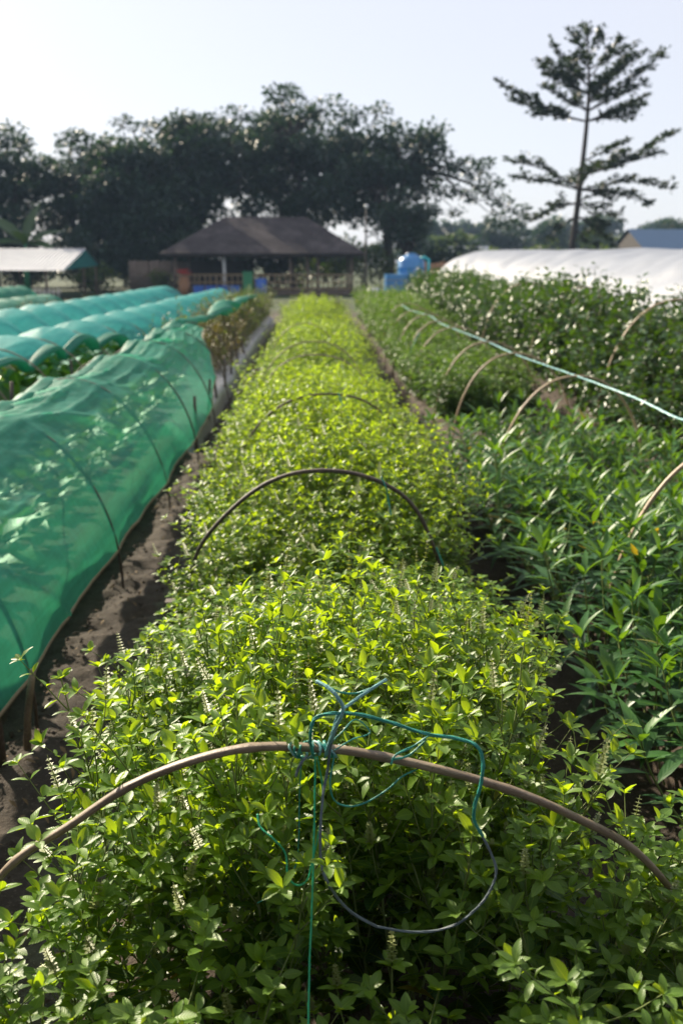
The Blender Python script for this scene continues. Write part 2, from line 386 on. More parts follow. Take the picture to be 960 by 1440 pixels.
def grow_bush(seed, h=1.1, nst=16, ll=.06, lean=.75):
    g = random.Random(seed); lv = []; st = []
    def shoot(p, d, L, r, t0, depth):
        n = max(3, int(L / .05)); pts = [p]
        for k in range(n):
            d = unit(d + UP * .05 + np.array([g.gauss(0, .1), g.gauss(0, .1), g.gauss(0, .05)])); p = p + d * L / n; pts.append(p); t = t0 + (1 - t0) * (k + 1) / n
            if t < .1: continue
            o = perp(d, k * 2.4 + g.uniform(-.4, .4)); dd = unit(o + d * .5 + UP * g.uniform(-.5, .5))
            lv.append([*p, *dd, *unit(UP * .8 + np.array([g.gauss(0, .5), g.gauss(0, .5), 0])), ll * g.uniform(.6, 1.15), 1, max(0, min(1, .65 * t * t + g.uniform(-.15, .25)))])
            if depth < 2 and g.random() < (.5 if depth == 0 else .15): shoot(p, unit(o + d * .9), L * g.uniform(.2, .36), r * .6, t, depth + 1)
        st.append((pts, r, r * .35))
    for i in range(nst):
        az = i * 2.4 + g.uniform(-.4, .4); q = math.sqrt((i + .5) / nst); ln = lean * q
        d = np.array([math.cos(az) * math.sin(ln), math.sin(az) * math.sin(ln), math.cos(ln)])
        shoot(np.array([math.cos(az) * .08 * q, math.sin(az) * .08 * q, -.04]), d, h * g.uniform(.75, 1.08), .006, 0, 0)
    return lv, st, []

def grow_crop(seed, h=.3, nl=14):
    g = random.Random(seed); lv = []; st = []
    for i in range(nl):
        az = i * 2.4 + g.uniform(-.3, .3); q = (i + .5) / nl; el = 1.25 - q * .95
        d = np.array([math.cos(az) * math.cos(el), math.sin(az) * math.cos(el), math.sin(el)]); b = np.array([0, 0, .02 + .03 * q]); L = h * (.35 + .3 * q)
        e = b + d * L * .6; st.append(([b, b + d * L * .3, e], .005, .003))
        lv.append([*e, *unit(d + UP * .05), *unit(UP - d * .3), h * g.uniform(.5, .75), 1, g.uniform(.1, .9)])
    return lv, st, []

SPIKE = None
def spike_geo(G, p, d, L, mat=0, n=7):
    d = unit(d); p = np.asarray(p, float)
    G.tube([p, p + d * L * .5, p + d * L], [.0013, .0011, .0006], 4, mat, .4)
    fr = []
    for k in range(n):
        for j in range(5):
            o = perp(d, j * 1.2566 + k * .6); fr.append([*(p + d * L * (.18 + .8 * k / n)), *unit(o + d * .45), *unit(d - o * .2), .0105 * (1.15 - .6 * k / n), 1.3, .3 + .5 * k / n])
    G.leaves(fr, LF_SMALL, mat)

def tpl_split(lv, n): return [[f for i, f in enumerate(lv) if i % n == k] for k in range(n)]
def plant_meshes(nm, grown, tpls, lmat, smat, sides=4, joined=False):
    lv, st, sp = grown
    GL = Geo(); GS = GL if joined else Geo()
    for tp, part in zip(tpls, tpl_split(lv, len(tpls))): GL.leaves(part, tp, 0)
    for pts, r0, r1 in st: GS.tube(pts if not joined else pts[::2] + ([pts[-1]] if len(pts) % 2 == 0 else []), np.linspace(r0, r1, len(pts) if not joined else len(pts[::2]) + (len(pts) % 2 == 0)), 3 if joined else sides, 1 if joined else 0, .4, caps=False)
    if joined:
        for p, d, L in sp: spike_geo(GL, p, d, L, 2, 4)
        return GL.mesh(nm, [lmat, smat, M['spike']])
    return GL.mesh(nm + '_foliage', lmat), GS.mesh(nm + '_stem', smat)

def unit_leaf_meshes(nm, tpls, mat, tints=(.1, .3, .5, .7, .9, 1.6)):
    out = []
    for tp in tpls:
        row = []
        for c in tints:
            g = Geo(); g.add(tp[0], tp[1], tp[2], 0, tp[3], c); row.append(g.mesh(nm, mat))
        out.append(row)
    return out
def leaf_objects(root, lv, ulm, most=300, rest=None):
    """each leaf an object of its own under its plant; leaves past the limit go into one part"""
    order = sorted(range(len(lv)), key=lambda i: -lv[i][9] - .08 * lv[i][2])
    for r, i in enumerate(order[:most]):
        f = np.array(lv[i]); d = unit(f[3:6]); n = f[6:9]; n = unit(n - d * np.dot(n, d)); s = np.cross(d, n); L = f[9]
        row = ulm[i % len(ulm)]; me = row[-1] if f[11] > 1.3 else row[min(len(row) - 2, int(f[11] * (len(row) - 1)))]
        o = bpy.data.objects.new('leaf', me); COL.objects.link(o); o.parent = root
        s = s * L * f[10]; d = d * L; n = n * L
        o.matrix_basis = Matrix(((s[0], d[0], n[0], f[0]), (s[1], d[1], n[1], f[1]), (s[2], d[2], n[2], f[2]), (0, 0, 0, 1)))
    left = [lv[i] for i in order[most:]]
    if left and rest:
        g = Geo()
        for tp, part in zip(rest[0], tpl_split(left, len(rest[0]))): g.leaves(part, tp)
        stuff(link('small_leaves', g.mesh('small_leaves', rest[1]), root))

# ================================================================== THE SETTING
xs = np.unique(np.round(np.concatenate([[-600, -300, -150, -80, -50, -35, -25, -18, -14, -11, -9], np.arange(-8, -1.5, .25), np.arange(-1.5, -.4, .024), np.arange(-.4, .7, .2), np.arange(.7, 1.3, .05), np.arange(1.3, 2.3, .2), np.arange(2.3, 3.0, .05), np.arange(3, 8, .4), [9, 11, 14, 18, 25, 35, 50, 80, 150, 300, 600]]), 4))
ys = np.unique(np.round(np.concatenate([[-30, -15, -8, -4, -2, -1, 0, .5], np.arange(1, 9, .028), np.arange(9, 14, .08), np.arange(14, 34, .4), np.arange(34, 70, 2), [75, 85, 100, 130, 170, 220, 300, 420, 600]]), 4))
GX, GY = np.meshgrid(xs, ys)
near = 1 - smooth(16, 34, GY)
GZ = near * (.045 * fbm(GX * 2.2, GY * 1.6, 3, 3) + .03 * fbm(GX * 9, GY * 9, 9, 3) + .016 * fbm(GX * 30, GY * 30, 19, 2)) - .02
g = Geo(); g.grid(GX, GY, GZ)
struct(link('ground', g.mesh('ground', M['soil'])))

def bed(name, cx, hw, y0, y1, h, mat, seed, taper=.12):
    u = np.array([-1, -.93, -.8, -.6, -.35, 0, .35, .6, .8, .93, 1.0]); yy = np.arange(y0, y1 + .01, .18)
    X, Y = np.meshgrid(u, yy)
    pr = np.interp(np.abs(u), [0, .8, .93, 1.0], [1, .93, .6, -.6])
    Z = h * pr[None, :] + .02 * fbm(X * 6, Y * 5, seed, 3)
    e = np.minimum(smooth(y0 - .01, y0 + .35, Y), 1 - smooth(y1 - .35, y1 + .01, Y)); Z = np.where(pr[None] > 0, Z * e, Z) - .05 * (1 - e)
    g = Geo(); g.grid(cx + X * (hw + .03 * fbm(Y * 1.5, X * 0, seed + 5)), Y, Z)
    return struct(link(name, g.mesh(name, mat)))
bed('garden_bed', .03, .64, .9, 30.2, .13, M['bedsoil'], 31)
bed('garden_bed', 1.8, .62, 1.2, 28.5, .13, M['bedsoil'], 41)
bed('garden_bed', 3.55, .7, 5.5, 31.5, .13, M['bedsoil'], 51)
bed('garden_bed', -1.72, .5, 1.6, 9.6, .17, M['bedsoil'], 61)
bed('mulched_bed', -1.68, .6, 9.3, 29, .2, M['mulch'], 62)
bed('garden_bed', -3.35, .66, 4.5, 30, .18, M['bedsoil'], 71)
bed('garden_bed', -5.0, .66, 6.0, 31, .18, M['bedsoil'], 81)

# loose soil lumps on the trodden path
g = Geo(); oc = np.array([(1, 0, 0), (-1, 0, 0), (0, 1, 0), (0, -1, 0), (0, 0, .7), (0, 0, -.7)], float)
ot = [(0, 2, 4), (2, 1, 4), (1, 3, 4), (3, 0, 4), (2, 0, 5), (1, 2, 5), (3, 1, 5), (0, 3, 5)]
for k in range(1100):
    y = 1.6 + 8.5 * rng.random() ** 1.4; e = rng.random(); x = -1.16 + .58 * (e if rng.random() < .4 else (.12 * e if rng.random() < .5 else 1 - .15 * e))
    s = .004 + .014 * rng.random() ** 3
    g.add(oc * s * rng.uniform(.6, 1.3, (6, 3)) + (x, y, .012 + float(.045 * fbm(x * 2.2, y * 1.6, 3, 3) + .03 * fbm(x * 9, y * 9, 9, 3)) - .012), ot)
stuff(tag(link('soil_clods', g.mesh('soil_clods', M['soil'], False)), 'loose dry soil crumbs on the shaded footpath', 'soil'))

M['litter'] = plain('dead leaf', (.16, .11, .06), .9, .5, 9)
fr = []
for k in range(420):
    y = 1.6 + 9 * rng.random() ** 1.3; x = -1.14 + .52 * rng.random(); zz = float(.045 * fbm(x * 2.2, y * 1.6, 3, 3) + .03 * fbm(x * 9, y * 9, 9, 3)) + .004; a = rng.random() * 6.28
    fr.append([x, y, zz, math.cos(a), math.sin(a), .15 * rng.normal(), .3 * rng.normal(), .3 * rng.normal(), 1, .02 + .03 * rng.random(), .8, rng.random()])
g = Geo(); g.leaves(fr, LF_BASIL[1]); stuff(tag(link('dead_leaves', g.mesh('dead_leaves', M['litter'])), 'scattered small dry leaves lying on the footpath', 'dead leaves'))

# ================================================================== CENTRAL BASIL BED
BASIL = []
for k in range(7):
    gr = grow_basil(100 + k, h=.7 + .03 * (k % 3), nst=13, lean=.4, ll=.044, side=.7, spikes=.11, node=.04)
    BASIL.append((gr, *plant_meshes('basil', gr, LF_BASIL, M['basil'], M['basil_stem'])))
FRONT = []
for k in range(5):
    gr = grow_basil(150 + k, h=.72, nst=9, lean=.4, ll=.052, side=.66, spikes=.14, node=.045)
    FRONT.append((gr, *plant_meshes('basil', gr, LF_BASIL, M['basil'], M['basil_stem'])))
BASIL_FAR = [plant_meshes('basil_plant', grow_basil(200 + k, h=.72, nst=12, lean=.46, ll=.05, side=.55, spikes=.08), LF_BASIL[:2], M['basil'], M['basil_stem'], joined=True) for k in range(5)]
M['dull'] = leaf_mat('dull basil leaf', (.035, .075, .022), (.12, .18, .04), trans=.45)
SHORT_FAR = [plant_meshes('basil_plant', grow_basil(220 + k, h=.78, nst=10, lean=.5, ll=.05, side=.5, spikes=.3), LF_BASIL[:2], M['dull'], M['basil_stem'], joined=True) for k in range(3)]
gs = Geo(); spike_geo(gs, (0, 0, 0), (0, 0, 1), .08); SPIKE = gs.mesh('flower_spike', M['spike'])
ULB = unit_leaf_meshes('basil_leaf', LF_BASIL, M['basil'])

def spike_objs(root, sp):
    for p, d, L in sp:
        o = link('flower_spike', SPIKE, root, tuple(p)); o.rotation_euler = Vector(d).to_track_quat('Z', 'Y').to_euler(); s = L / .08; o.scale = (1, 1, s)
def add_stem(root, me): return link('stem', me, root)

ORD = ['nearest', 'second', 'third', 'fourth', 'fifth', 'sixth', 'seventh', 'eighth', 'ninth', 'tenth', 'eleventh', 'twelfth', 'thirteenth', 'fourteenth', 'fifteenth', 'sixteenth', 'seventeenth', 'eighteenth', 'nineteenth', 'twentieth']
HY = [0, 1.6, 3.95, 6.1, 8.5, 9.9]
rows = list(np.arange(1.3, 9.9, .32)) + list(np.arange(9.95, 29.3, .405))
bi = 0
for y in rows:
    for c in range(4):
        wd_ = .262 + .026 * float(smooth(2.0, 3.5, y)); x = .05 + wd_ * (c - 1.47) + rnd.uniform(-.05, .05); yy = y + rnd.uniform(-.06, .06)
        if 1.5 < y < 1.75 and c in (1, 2): yy = y + .13
        hgt = 1.0 + .5 * float(fbm(yy * .85 + 3, x * 1.1, 77, 2)) + rnd.uniform(-.06, .06)
        if yy < 1.52: hgt *= .42 if c in (1, 2) else .7
        elif yy < 1.85: hgt *= .95
        if c in (0, 3): hgt *= .8
        hgt *= 1 - .16 * math.exp(-((yy - 3.55) / .38) ** 2) - .1 * math.exp(-((yy - 5.7) / .35) ** 2)
        if 12.0 < yy < 13.2: hgt *= .84
        if c == 3 and 3.1 < yy < 4.0: hgt *= .82
        k = rnd.randrange(7); rz = rnd.uniform(0, 6.28); w = rnd.uniform(.95, 1.12)
        side = ['along its left edge', 'left of its middle', 'right of its middle', 'along its right edge'][c]
        seg = [q for q in range(len(HY)) if y >= HY[q]][-1]
        pos = len([r for r in rows if HY[seg] <= r <= y]) - 1
        what = ['basil bush before the nearest hoop', 'sunlit basil bush behind the nearest hoop', 'bright basil bush behind the second hoop', 'bright basil bush behind the third hoop', 'basil bush behind the fourth hoop', 'small far basil bush'][seg]
        if seg < 5: lab = '%s %s of the middle bed, %s' % (ORD[pos], what, side); grp = 'basil bushes: ' + what
        else: lab, grp = ('small far basil bush towards the hut end of the central bed' if yy < 23.5 else 'tiny dull green basil bush at the very hut end of the central bed'), ('far basil bushes of the central bed' if yy < 23.5 else 'dull basil bushes at the bed end')
        if yy < 9.9:
            gr, fm, sm = BASIL[k] if yy > 2.3 else FRONT[k % 5]
            root = empty('basil_plant', (x, yy, .1), lab, 'basil plant', grp, rz, (w, w, hgt))
            add_stem(root, sm)
            if yy < 2.3: leaf_objects(root, gr[0], ULB, 300, (LF_BASIL, M['basil']))
            else: stuff(link('foliage', fm, root))
            if yy < 6: spike_objs(root, gr[2])
        else:
            tag(link('basil_plant', BASIL_FAR[k % 5] if yy < 23.5 else SHORT_FAR[k % 3], None, (x, yy, .1), rz, (w * 1.1, w * 1.1, hgt * .97)), lab, 'basil plant', grp)

for x, y, hg, k, rz, lab in [(-.6, 1.5, .84, 1, .4, 'sprawling basil bush at the left front corner, nearest the camera'),
                          (.7, 1.48, .86, 2, 1.1, 'sprawling basil bush at the right front corner, nearest the camera'), (.72, 1.84, .86, 6, 3.1, 'sprawling basil bush at the right leg of the nearest hoop')]:
    gr, fm, sm = FRONT[k % 5]; root = empty('basil_plant', (x, y, .04), lab, 'basil plant', 'sprawling basil bushes at the bed front', rz, (1.1, 1.1, hg))
    add_stem(root, sm); leaf_objects(root, gr[0], ULB, 300, (LF_BASIL, M['basil'])); spike_objs(root, gr[2])

# ================================================================== HOOPS
def strip_mesh(P, wd, th, mat, nodes=.24, twist=0.0):
    """bent split-bamboo strip along P (in an x-z plane), width along y, thickness radial, swollen nodes"""
    P = np.asarray(P, float); t = unit(np.gradient(P, axis=0)); yv = np.array([0, 1.0, 0]); nrm = unit(np.cross(t, yv)); wv = unit(np.cross(nrm, t))
    s = np.concatenate([[0], np.cumsum(np.linalg.norm(np.diff(P, axis=0), axis=1))])
    ph = (s % nodes) / nodes; sw = 1 + .16 * np.exp(-((ph - .5) / .05) ** 2)
    prof = np.array([(-.5, -.32), (-.32, -.5), (.32, -.5), (.5, -.32), (.5, .3), (.26, .5), (-.26, .5), (-.5, .3)])
    wob = 1 + .08 * vnoise(s * 9, s * 0, 5)
    V = P[:, None] + (prof[None, :, 0:1] * wd * (sw * wob)[:, None, None]) * wv[:, None] + (prof[None, :, 1:2] * th * sw[:, None, None]) * nrm[:, None]
    n = len(P); m = 8; i = np.arange(n - 1)[:, None] * m; j = np.arange(m)[None]; j2 = (j + 1) % m
    q = np.stack([i + j, i + m + j, i + m + j2, i + j2], -1).reshape(-1, 4)
    uv = np.stack([np.broadcast_to(j / m, (n, m)), np.broadcast_to((s / 2)[:, None], (n, m))], -1).reshape(-1, 2)
    g = Geo(); g.add(V.reshape(-1, 3), None, list(map(tuple, q)) + [(0, 1, 2, 3), (0, 3, 4, 7), (4, 5, 6, 7)], 0, uv)
    return g.mesh('bamboo_hoop', mat)
def arch(cx, y, hw, h, n=2.3, N=60, base=-.08, seed=0, leany=0.0, skew=0.0):
    a = np.linspace(0, math.pi, N); c = np.cos(a); s_ = np.sin(a)
    x = cx - hw * np.sign(c) * np.abs(c) ** (2 / n); z = h * np.maximum(s_, 0) ** (2 / n)
    x = x + .02 * vnoise(a * 1.3, a * 0, seed) + skew * z; z = np.where(z < .02, base, z)
    return np.stack([x, y + leany * z + .03 * vnoise(a * 1.1 + 9, a * 0, seed + 3), z], -1)
def spl(P, N):
    """smooth curve through points (Catmull-Rom)"""
    P = np.asarray(P, float); P = np.vstack([2 * P[0] - P[1], P, 2 * P[-1] - P[-2]]); out = []; k = len(P) - 3
    for u in np.linspace(0, k - 1e-6, N):
        i = int(u); t = u - i; a, b, c, d = P[i:i + 4]
        out.append(.5 * (2 * b + (c - a) * t + (2 * a - 5 * b + 4 * c - d) * t * t + (3 * b - a - 3 * c + d) * t ** 3))
    return np.array(out)
def hoop(P, label, mat='bamboo', wd=.021, th=.011, group=None):
    return tag(link('bamboo_hoop', strip_mesh(P, wd, th, M[mat])), label, 'hoop', group)
front = spl([(-.76, 1.62, -.08), (-.755, 1.62, .2), (-.71, 1.61, .45), (-.57, 1.6, .672), (-.439, 1.6, .771), (-.308, 1.6, .858), (-.143, 1.6, .914), (.007, 1.6, .915), (.145, 1.6, .89), (.325, 1.6, .836), (.456, 1.6, .777), (.6, 1.61, .68), (.72, 1.62, .5), (.77, 1.62, .25), (.78, 1.62, -.08)], 110)
hoop(front, 'nearest bamboo hoop over the central bed, green twine knotted on its top', wd=.02, th=.012)
second = spl([(-.585, 3.95, -.08), (-.575, 3.95, .12), (-.562, 3.95, .27), (-.526, 3.95, .448), (-.455, 3.95, .631), (-.281, 3.95, .812), (-.121, 3.95, .9), (.052, 3.95, .921), (.225, 3.95, .89), (.371, 3.95, .806), (.461, 3.95, .67), (.545, 3.95, .42), (.58, 3.95, .2), (.59, 3.95, -.08)], 90)
hoop(second, 'second bamboo hoop of the central bed, its whole round arch showing above the leaves', 'bamboo3', .02, .016)
hoop(arch(.08, 6.1, .62, .95, 2.3, seed=3), 'third hoop of the central bed, only its top above the leaves', 'bamboo3', .015, .013)
hoop(arch(.02, 8.5, .6, .97, 2.3, seed=4), 'fourth hoop of the central bed, a low pale arc in the leaves', 'bamboo', .016, .012)
hoop(arch(0, 9.75, .6, .98, 2.3, seed=5), 'fifth hoop of the central bed, close behind the fourth', 'bamboo', .016, .012)
hoop(arch(-.1, 12.3, .5, 1.0, 2.2, seed=6), 'sixth hoop of the central bed, arching over a dip in the plants', 'bamboo', .016, .012)
tag(link('wooden_stake', Geo().box((-.6, 3.93, .16), (.04, .05, .44)).mesh('wooden_stake', M['bamboo3'], False)), 'short dark stake at the left foot of the second hoop', 'stake')

# right bed hoops
for i, (y, h, ln, sk) in enumerate([(4.15, .98, .06, .03), (7.0, .95, .02, .02), (9.0, .93, 0, 0), (10.3, .93, 0, .0), (12.6, .93, .02, 0), (13.9, .93, 0, 0), (15.2, .95, 0, 0), (16.6, .96, 0, 0), (18.3, .98, 0, 0)]):
    hoop(arch(1.84 - .012 * max(0, y - 8), y, .56, h, 2.15, seed=20 + i, leany=ln, skew=sk), '%s pale bamboo hoop from the camera over the bed right of the basil' % ORD[i], 'bamboo2', .026, .016, 'hoops under the long green line')
for i, (x, y, h) in enumerate([(3.5, 9.6, 1.38), (3.55, 13.2, 1.4), (3.5, 16.6, 1.38)]):
    hoop(arch(x, y, .74, h, 2.2, seed=40 + i), '%s bamboo hoop standing up out of the tall dark bushes' % ORD[i], 'bamboo2', .028, .018, 'hoops in the tall bushes')

# ================================================================== TWINE
def cord(name, parent, pts, r, mat, N=60, sides=6, ply=True):
    P = spl(pts, N) if len(pts) > 2 else np.array([np.array(pts[0]) + (np.array(pts[1]) - np.array(pts[0])) * t for t in np.linspace(0, 1, N)])
    rr = r * (1 + .22 * vnoise(np.arange(N) * .8, np.zeros(N), int(r * 9e5) % 97))
    g = Geo()
    if ply:
        t = unit(np.gradient(P, axis=0)); u = unit(np.cross(t, np.array([.3, .2, 1.0]))); w = np.cross(t, u)
        s = np.concatenate([[0], np.cumsum(np.linalg.norm(np.diff(P, axis=0), axis=1))]); a = s / (r * 42) * 2 * math.pi + 1.3 * vnoise(s * 14, s * 0, 3)
        for k, q_ in ((0, .42), (1.7, .5), (3.5, .36), (4.8, .3)):
            g.tube(P + (np.cos(a + k)[:, None] * u + np.sin(a + k)[:, None] * w) * (rr * .48)[:, None], rr * q_, sides)
    else: g.tube(P, rr, sides)
    return link(name, g.mesh(name, M[mat]), parent)
tw = empty('twine_tangle', (0.0030, 1.600, 0.9107), 'tangled green and pale blue twine knotted round the nearest hoop top', 'twine')
def tcord(name, pts, r, mat, N=70, ply=True):
    o = cord(name, tw, pts, r, mat, N, 6, ply); o.matrix_parent_inverse = Matrix.Translation(-tw.location); return o
for k, kx in enumerate((-0.041, -0.031, -0.021, -0.006, 0.005, 0.017, 0.027)):          # turns round the strip
    c = np.array([kx, 1.6, 0.9122]); a = np.linspace(0, 6.6, 26)
    pts = [c + np.array([.004 * math.sin(t * 2 + k) + .0035 * t - .01, .0165 * math.cos(t + k), .0135 * math.sin(t + k)]) for t in a]
    o = cord('knot_turn', tw, pts, .0026, 'twine' if k % 3 else 'twine2', 40, 6); o.matrix_parent_inverse = Matrix.Translation(-tw.location)
tcord('strand', [(0.0166, 1.585, 0.9088), (0.0289, 1.570, 0.9597), (0.0460, 1.570, 0.9995), (0.0365, 1.580, 1.0214), (0.0197, 1.600, 1.0311), (0.0013, 1.620, 1.0331)], .0042, 'twine2')
tcord('strand', [(0.0227, 1.580, 0.9114), (0.0265, 1.575, 0.9505), (0.0388, 1.575, 0.9905), (0.0618, 1.600, 1.0011), (0.0957, 1.630, 1.0112), (0.1268, 1.660, 1.0166)], .0034, 'twine2')
tcord('strand', [(0.0962, 1.640, 1.0094), (0.0713, 1.650, 0.9956), (0.0458, 1.650, 0.9973), (0.0280, 1.650, 1.0058)], .0022, 'twine')
tcord('strand', [(-0.0058, 1.585, 0.9092), (-0.0104, 1.570, 0.9536), (-0.0028, 1.570, 0.9842), (0.0216, 1.570, 0.9945), (0.0680, 1.570, 0.9939), (0.1224, 1.560, 0.9834), (0.1827, 1.550, 0.9663), (0.2362, 1.540, 0.9614), (0.2672, 1.520, 0.9580), (0.2783, 1.510, 0.9369), (0.2755, 1.500, 0.9003), (0.2662, 1.500, 0.8539), (0.2671, 1.500, 0.8269), (0.2814, 1.500, 0.7982)], .0036, 'twine', 140)
tcord('strand', [(0.2814, 1.500, 0.7982), (0.2953, 1.490, 0.7717), (0.3031, 1.480, 0.7440), (0.2938, 1.470, 0.7167), (0.2714, 1.460, 0.6899), (0.2413, 1.470, 0.6512), (0.2004, 1.480, 0.6291), (0.1513, 1.480, 0.6287), (0.1022, 1.480, 0.6396)], .0026, 'twine3', 90)
tcord('strand', [(0.1022, 1.480, 0.6396), (0.0715, 1.480, 0.6585), (0.0435, 1.480, 0.6841), (0.0194, 1.480, 0.7247), (0.0076, 1.500, 0.7498), (0.0056, 1.520, 0.7987), (0.0110, 1.550, 0.8489), (0.0189, 1.575, 0.8827), (0.0264, 1.575, 0.9370), (0.0414, 1.580, 0.9814)], .003, 'twine3', 110)
tcord('strand', [(-0.0021, 1.580, 0.9090), (-0.0040, 1.530, 0.8200), (-0.0084, 1.470, 0.7089), (-0.0138, 1.420, 0.6092), (-0.0167, 1.360, 0.5087)], .002, 'twine4', 80)
tcord('strand', [(0.0016, 1.575, 0.9116), (0.0100, 1.570, 0.8512), (0.0045, 1.530, 0.7993), (-0.0094, 1.500, 0.7501), (-0.0168, 1.490, 0.7267), (-0.0338, 1.490, 0.7160), (-0.0493, 1.490, 0.7342), (-0.0539, 1.500, 0.7715), (-0.0728, 1.500, 0.7990), (-0.0964, 1.520, 0.8100), (-0.1021, 1.540, 0.8225)], .0019, 'twine4', 120)
tcord('strand', [(-0.0256, 1.580, 0.9094), (-0.0305, 1.600, 0.8205), (-0.0327, 1.600, 0.7348), (-0.0384, 1.600, 0.6840), (-0.0568, 1.590, 0.6470), (-0.0855, 1.590, 0.6254), (-0.1098, 1.600, 0.6039)], .0015, 'twine', 70)
tcord('strand', [(0.0314, 1.580, 0.9113), (0.0235, 1.560, 0.8704), (0.0309, 1.560, 0.8359), (0.0557, 1.560, 0.8230), (0.0868, 1.560, 0.8308), (0.1247, 1.570, 0.8494), (0.1503, 1.580, 0.8682), (0.1836, 1.600, 0.8734)], .0018, 'twine', 90)
tcord('strand', [(0.1291, 1.570, 0.8974), (0.1384, 1.580, 0.9097), (0.1702, 1.600, 0.9152), (0.1987, 1.610, 0.9290), (0.1642, 1.600, 0.8987), (0.1335, 1.580, 0.9015)], .0024, 'twine', 60)
tcord('strand', [(-0.0157, 1.580, 0.9119), (-0.0256, 1.570, 0.9038), (-0.0319, 1.570, 0.8903), (-0.0358, 1.570, 0.8767)], .003, 'twine3', 20)
tcord('strand', [(0.0315, 1.580, 0.9208), (0.0632, 1.600, 0.9305), (0.0956, 1.620, 0.9337), (0.0706, 1.630, 0.9539), (0.0444, 1.600, 0.9444), (0.0192, 1.590, 0.9226)], .0016, 'twine', 60)

def lone(name, label, pts, r, mat, N=60):
    o = cord(name, None, pts, r, mat, N, 5); return tag(o, label, 'twine')
ap = [(1.62, 18.6, .94), (1.68, 17.4, .9), (1.75, 15.2, .93), (1.73, 13.9, .91), (1.74, 12.6, .915), (1.8, 10.3, .925), (1.82, 9.0, .92), (1.86, 7.0, .95), (1.96, 6.0, .93), (2.02, 5.3, .9), (2.05, 4.15, .985), (2.0, 2.5, .95)]
lone('twine_line', 'long pale green twine line strung along the tops of the right hoops', ap, .008, 'twine2', 160)
lone('twine_tail', 'short green twine tail tied to the top of the third hoop', [(.15, 6.08, .96), (.17, 6.05, .9), (.2, 6.0, .84), (.23, 5.96, .78)], .005, 'twine')
lone('twine_tail', 'green twine tail hanging on the right shoulder of the second hoop', [(.27, 3.93, .9), (.29, 3.92, .85), (.3, 3.93, .8), (.31, 3.92, .74)], .0038, 'twine')
lone('twine_tail', 'twine wound down the right leg of the second hoop', [(.5, 3.93, .6), (.53, 3.92, .52), (.55, 3.93, .45), (.56, 3.91, .38), (.575, 3.93, .3)], .0045, 'twine')
lone('twine_tail', 'green twine hanging down from a small far hoop of the right bed', [(1.45, 13.8, .78), (1.4, 13.8, .68), (1.34, 13.75, .55), (1.3, 13.7, .4)], .007, 'twine2')
lone('twine_tail', 'green twine tail hanging at the right edge by the dark bushes', [(2.03, 5.3, .87), (2.05, 5.28, .7), (2.02, 5.3, .55), (2.0, 5.25, .4)], .005, 'twine')

# ================================================================== RIGHT BEDS
LANCE = []
for k in range(7):
    gr = grow_lance(300 + k, h=.4 + .04 * (k % 3), nst=9 + k % 4, ll=.14 + .012 * (k % 3)); LANCE.append((gr, *plant_meshes('lance', gr, LF_LANCE, M['lance'], M['basil_stem'])))
ULL = unit_leaf_meshes('lance_leaf', LF_LANCE, M['lance'], (.1, .35, .6, .85, 1.6))
for y in np.arange(2.6, 7.9, .33):
    for c in range(4):
        x = 1.76 + (-.53 + .345 * c) + rnd.uniform(-.05, .05); yy = y + rnd.uniform(-.06, .06); k = rnd.randrange(7)
        hgt = 1 + .6 * float(fbm(yy * .9, x * 1.4, 15, 2)) + rnd.uniform(-.08, .08); w = rnd.uniform(1.12, 1.4)
        gr, fm, sm = LANCE[k]
        lab = '%s long leaved clump from the camera in the right bed, %s' % (ORD[int(round((y - 2.6) / .33))], ['row nearest the basil', 'second row from the basil', 'third row from the basil', 'row nearest the tall bushes'][c])
        root = empty('lance_leaf_plant', (x, yy, .1), lab, 'leafy plant', 'long leaved clumps of the right bed', rnd.uniform(0, 6.28), (w, w, hgt))
        add_stem(root, sm)
        if 3.0 < yy < 4.6 and x < yy * .42 + .15: leaf_objects(root, gr[0], ULL, 300)
        else: stuff(link('foliage', fm, root))

SHORT = [plant_meshes('short_basil', grow_basil(400 + k, h=.55, nst=14, lean=.62, ll=.062, side=.6, spikes=.05, bare=.15), LF_BASIL[:2], M['lance'], M['basil_stem'], joined=True) for k in range(4)]
M['short'] = leaf_mat('short basil leaf', (.026, .085, .02), (.1, .2, .028), trans=.45)
for m_ in SHORT: m_.materials[0] = M['short']
for y in np.arange(10.3, 27.8, .42):
    for c in range(3):
        x = 1.76 + (-.38 + .38 * c) + rnd.uniform(-.06, .06); far = float(smooth(15, 20, y)); s = 1 + far * .5
        tag(link('short_basil_plant', rnd.choice(SHORT), None, (x, y + rnd.uniform(-.08, .08), .1), rnd.uniform(0, 6.28), (1.05, 1.05, s * rnd.uniform(.9, 1.08))),
            ('%s low basil bush behind the bare gap, %s' % (ORD[int(round((y - 10.3) / .42))], ['row nearest the middle bed', 'middle row', 'row nearest the tall bushes'][c])) if y < 17 else 'rounded far basil bush at the hut end of the right bed', 'basil plant', 'low basil bushes of the right bed' if y < 17 else 'far rounded bushes of the right bed')

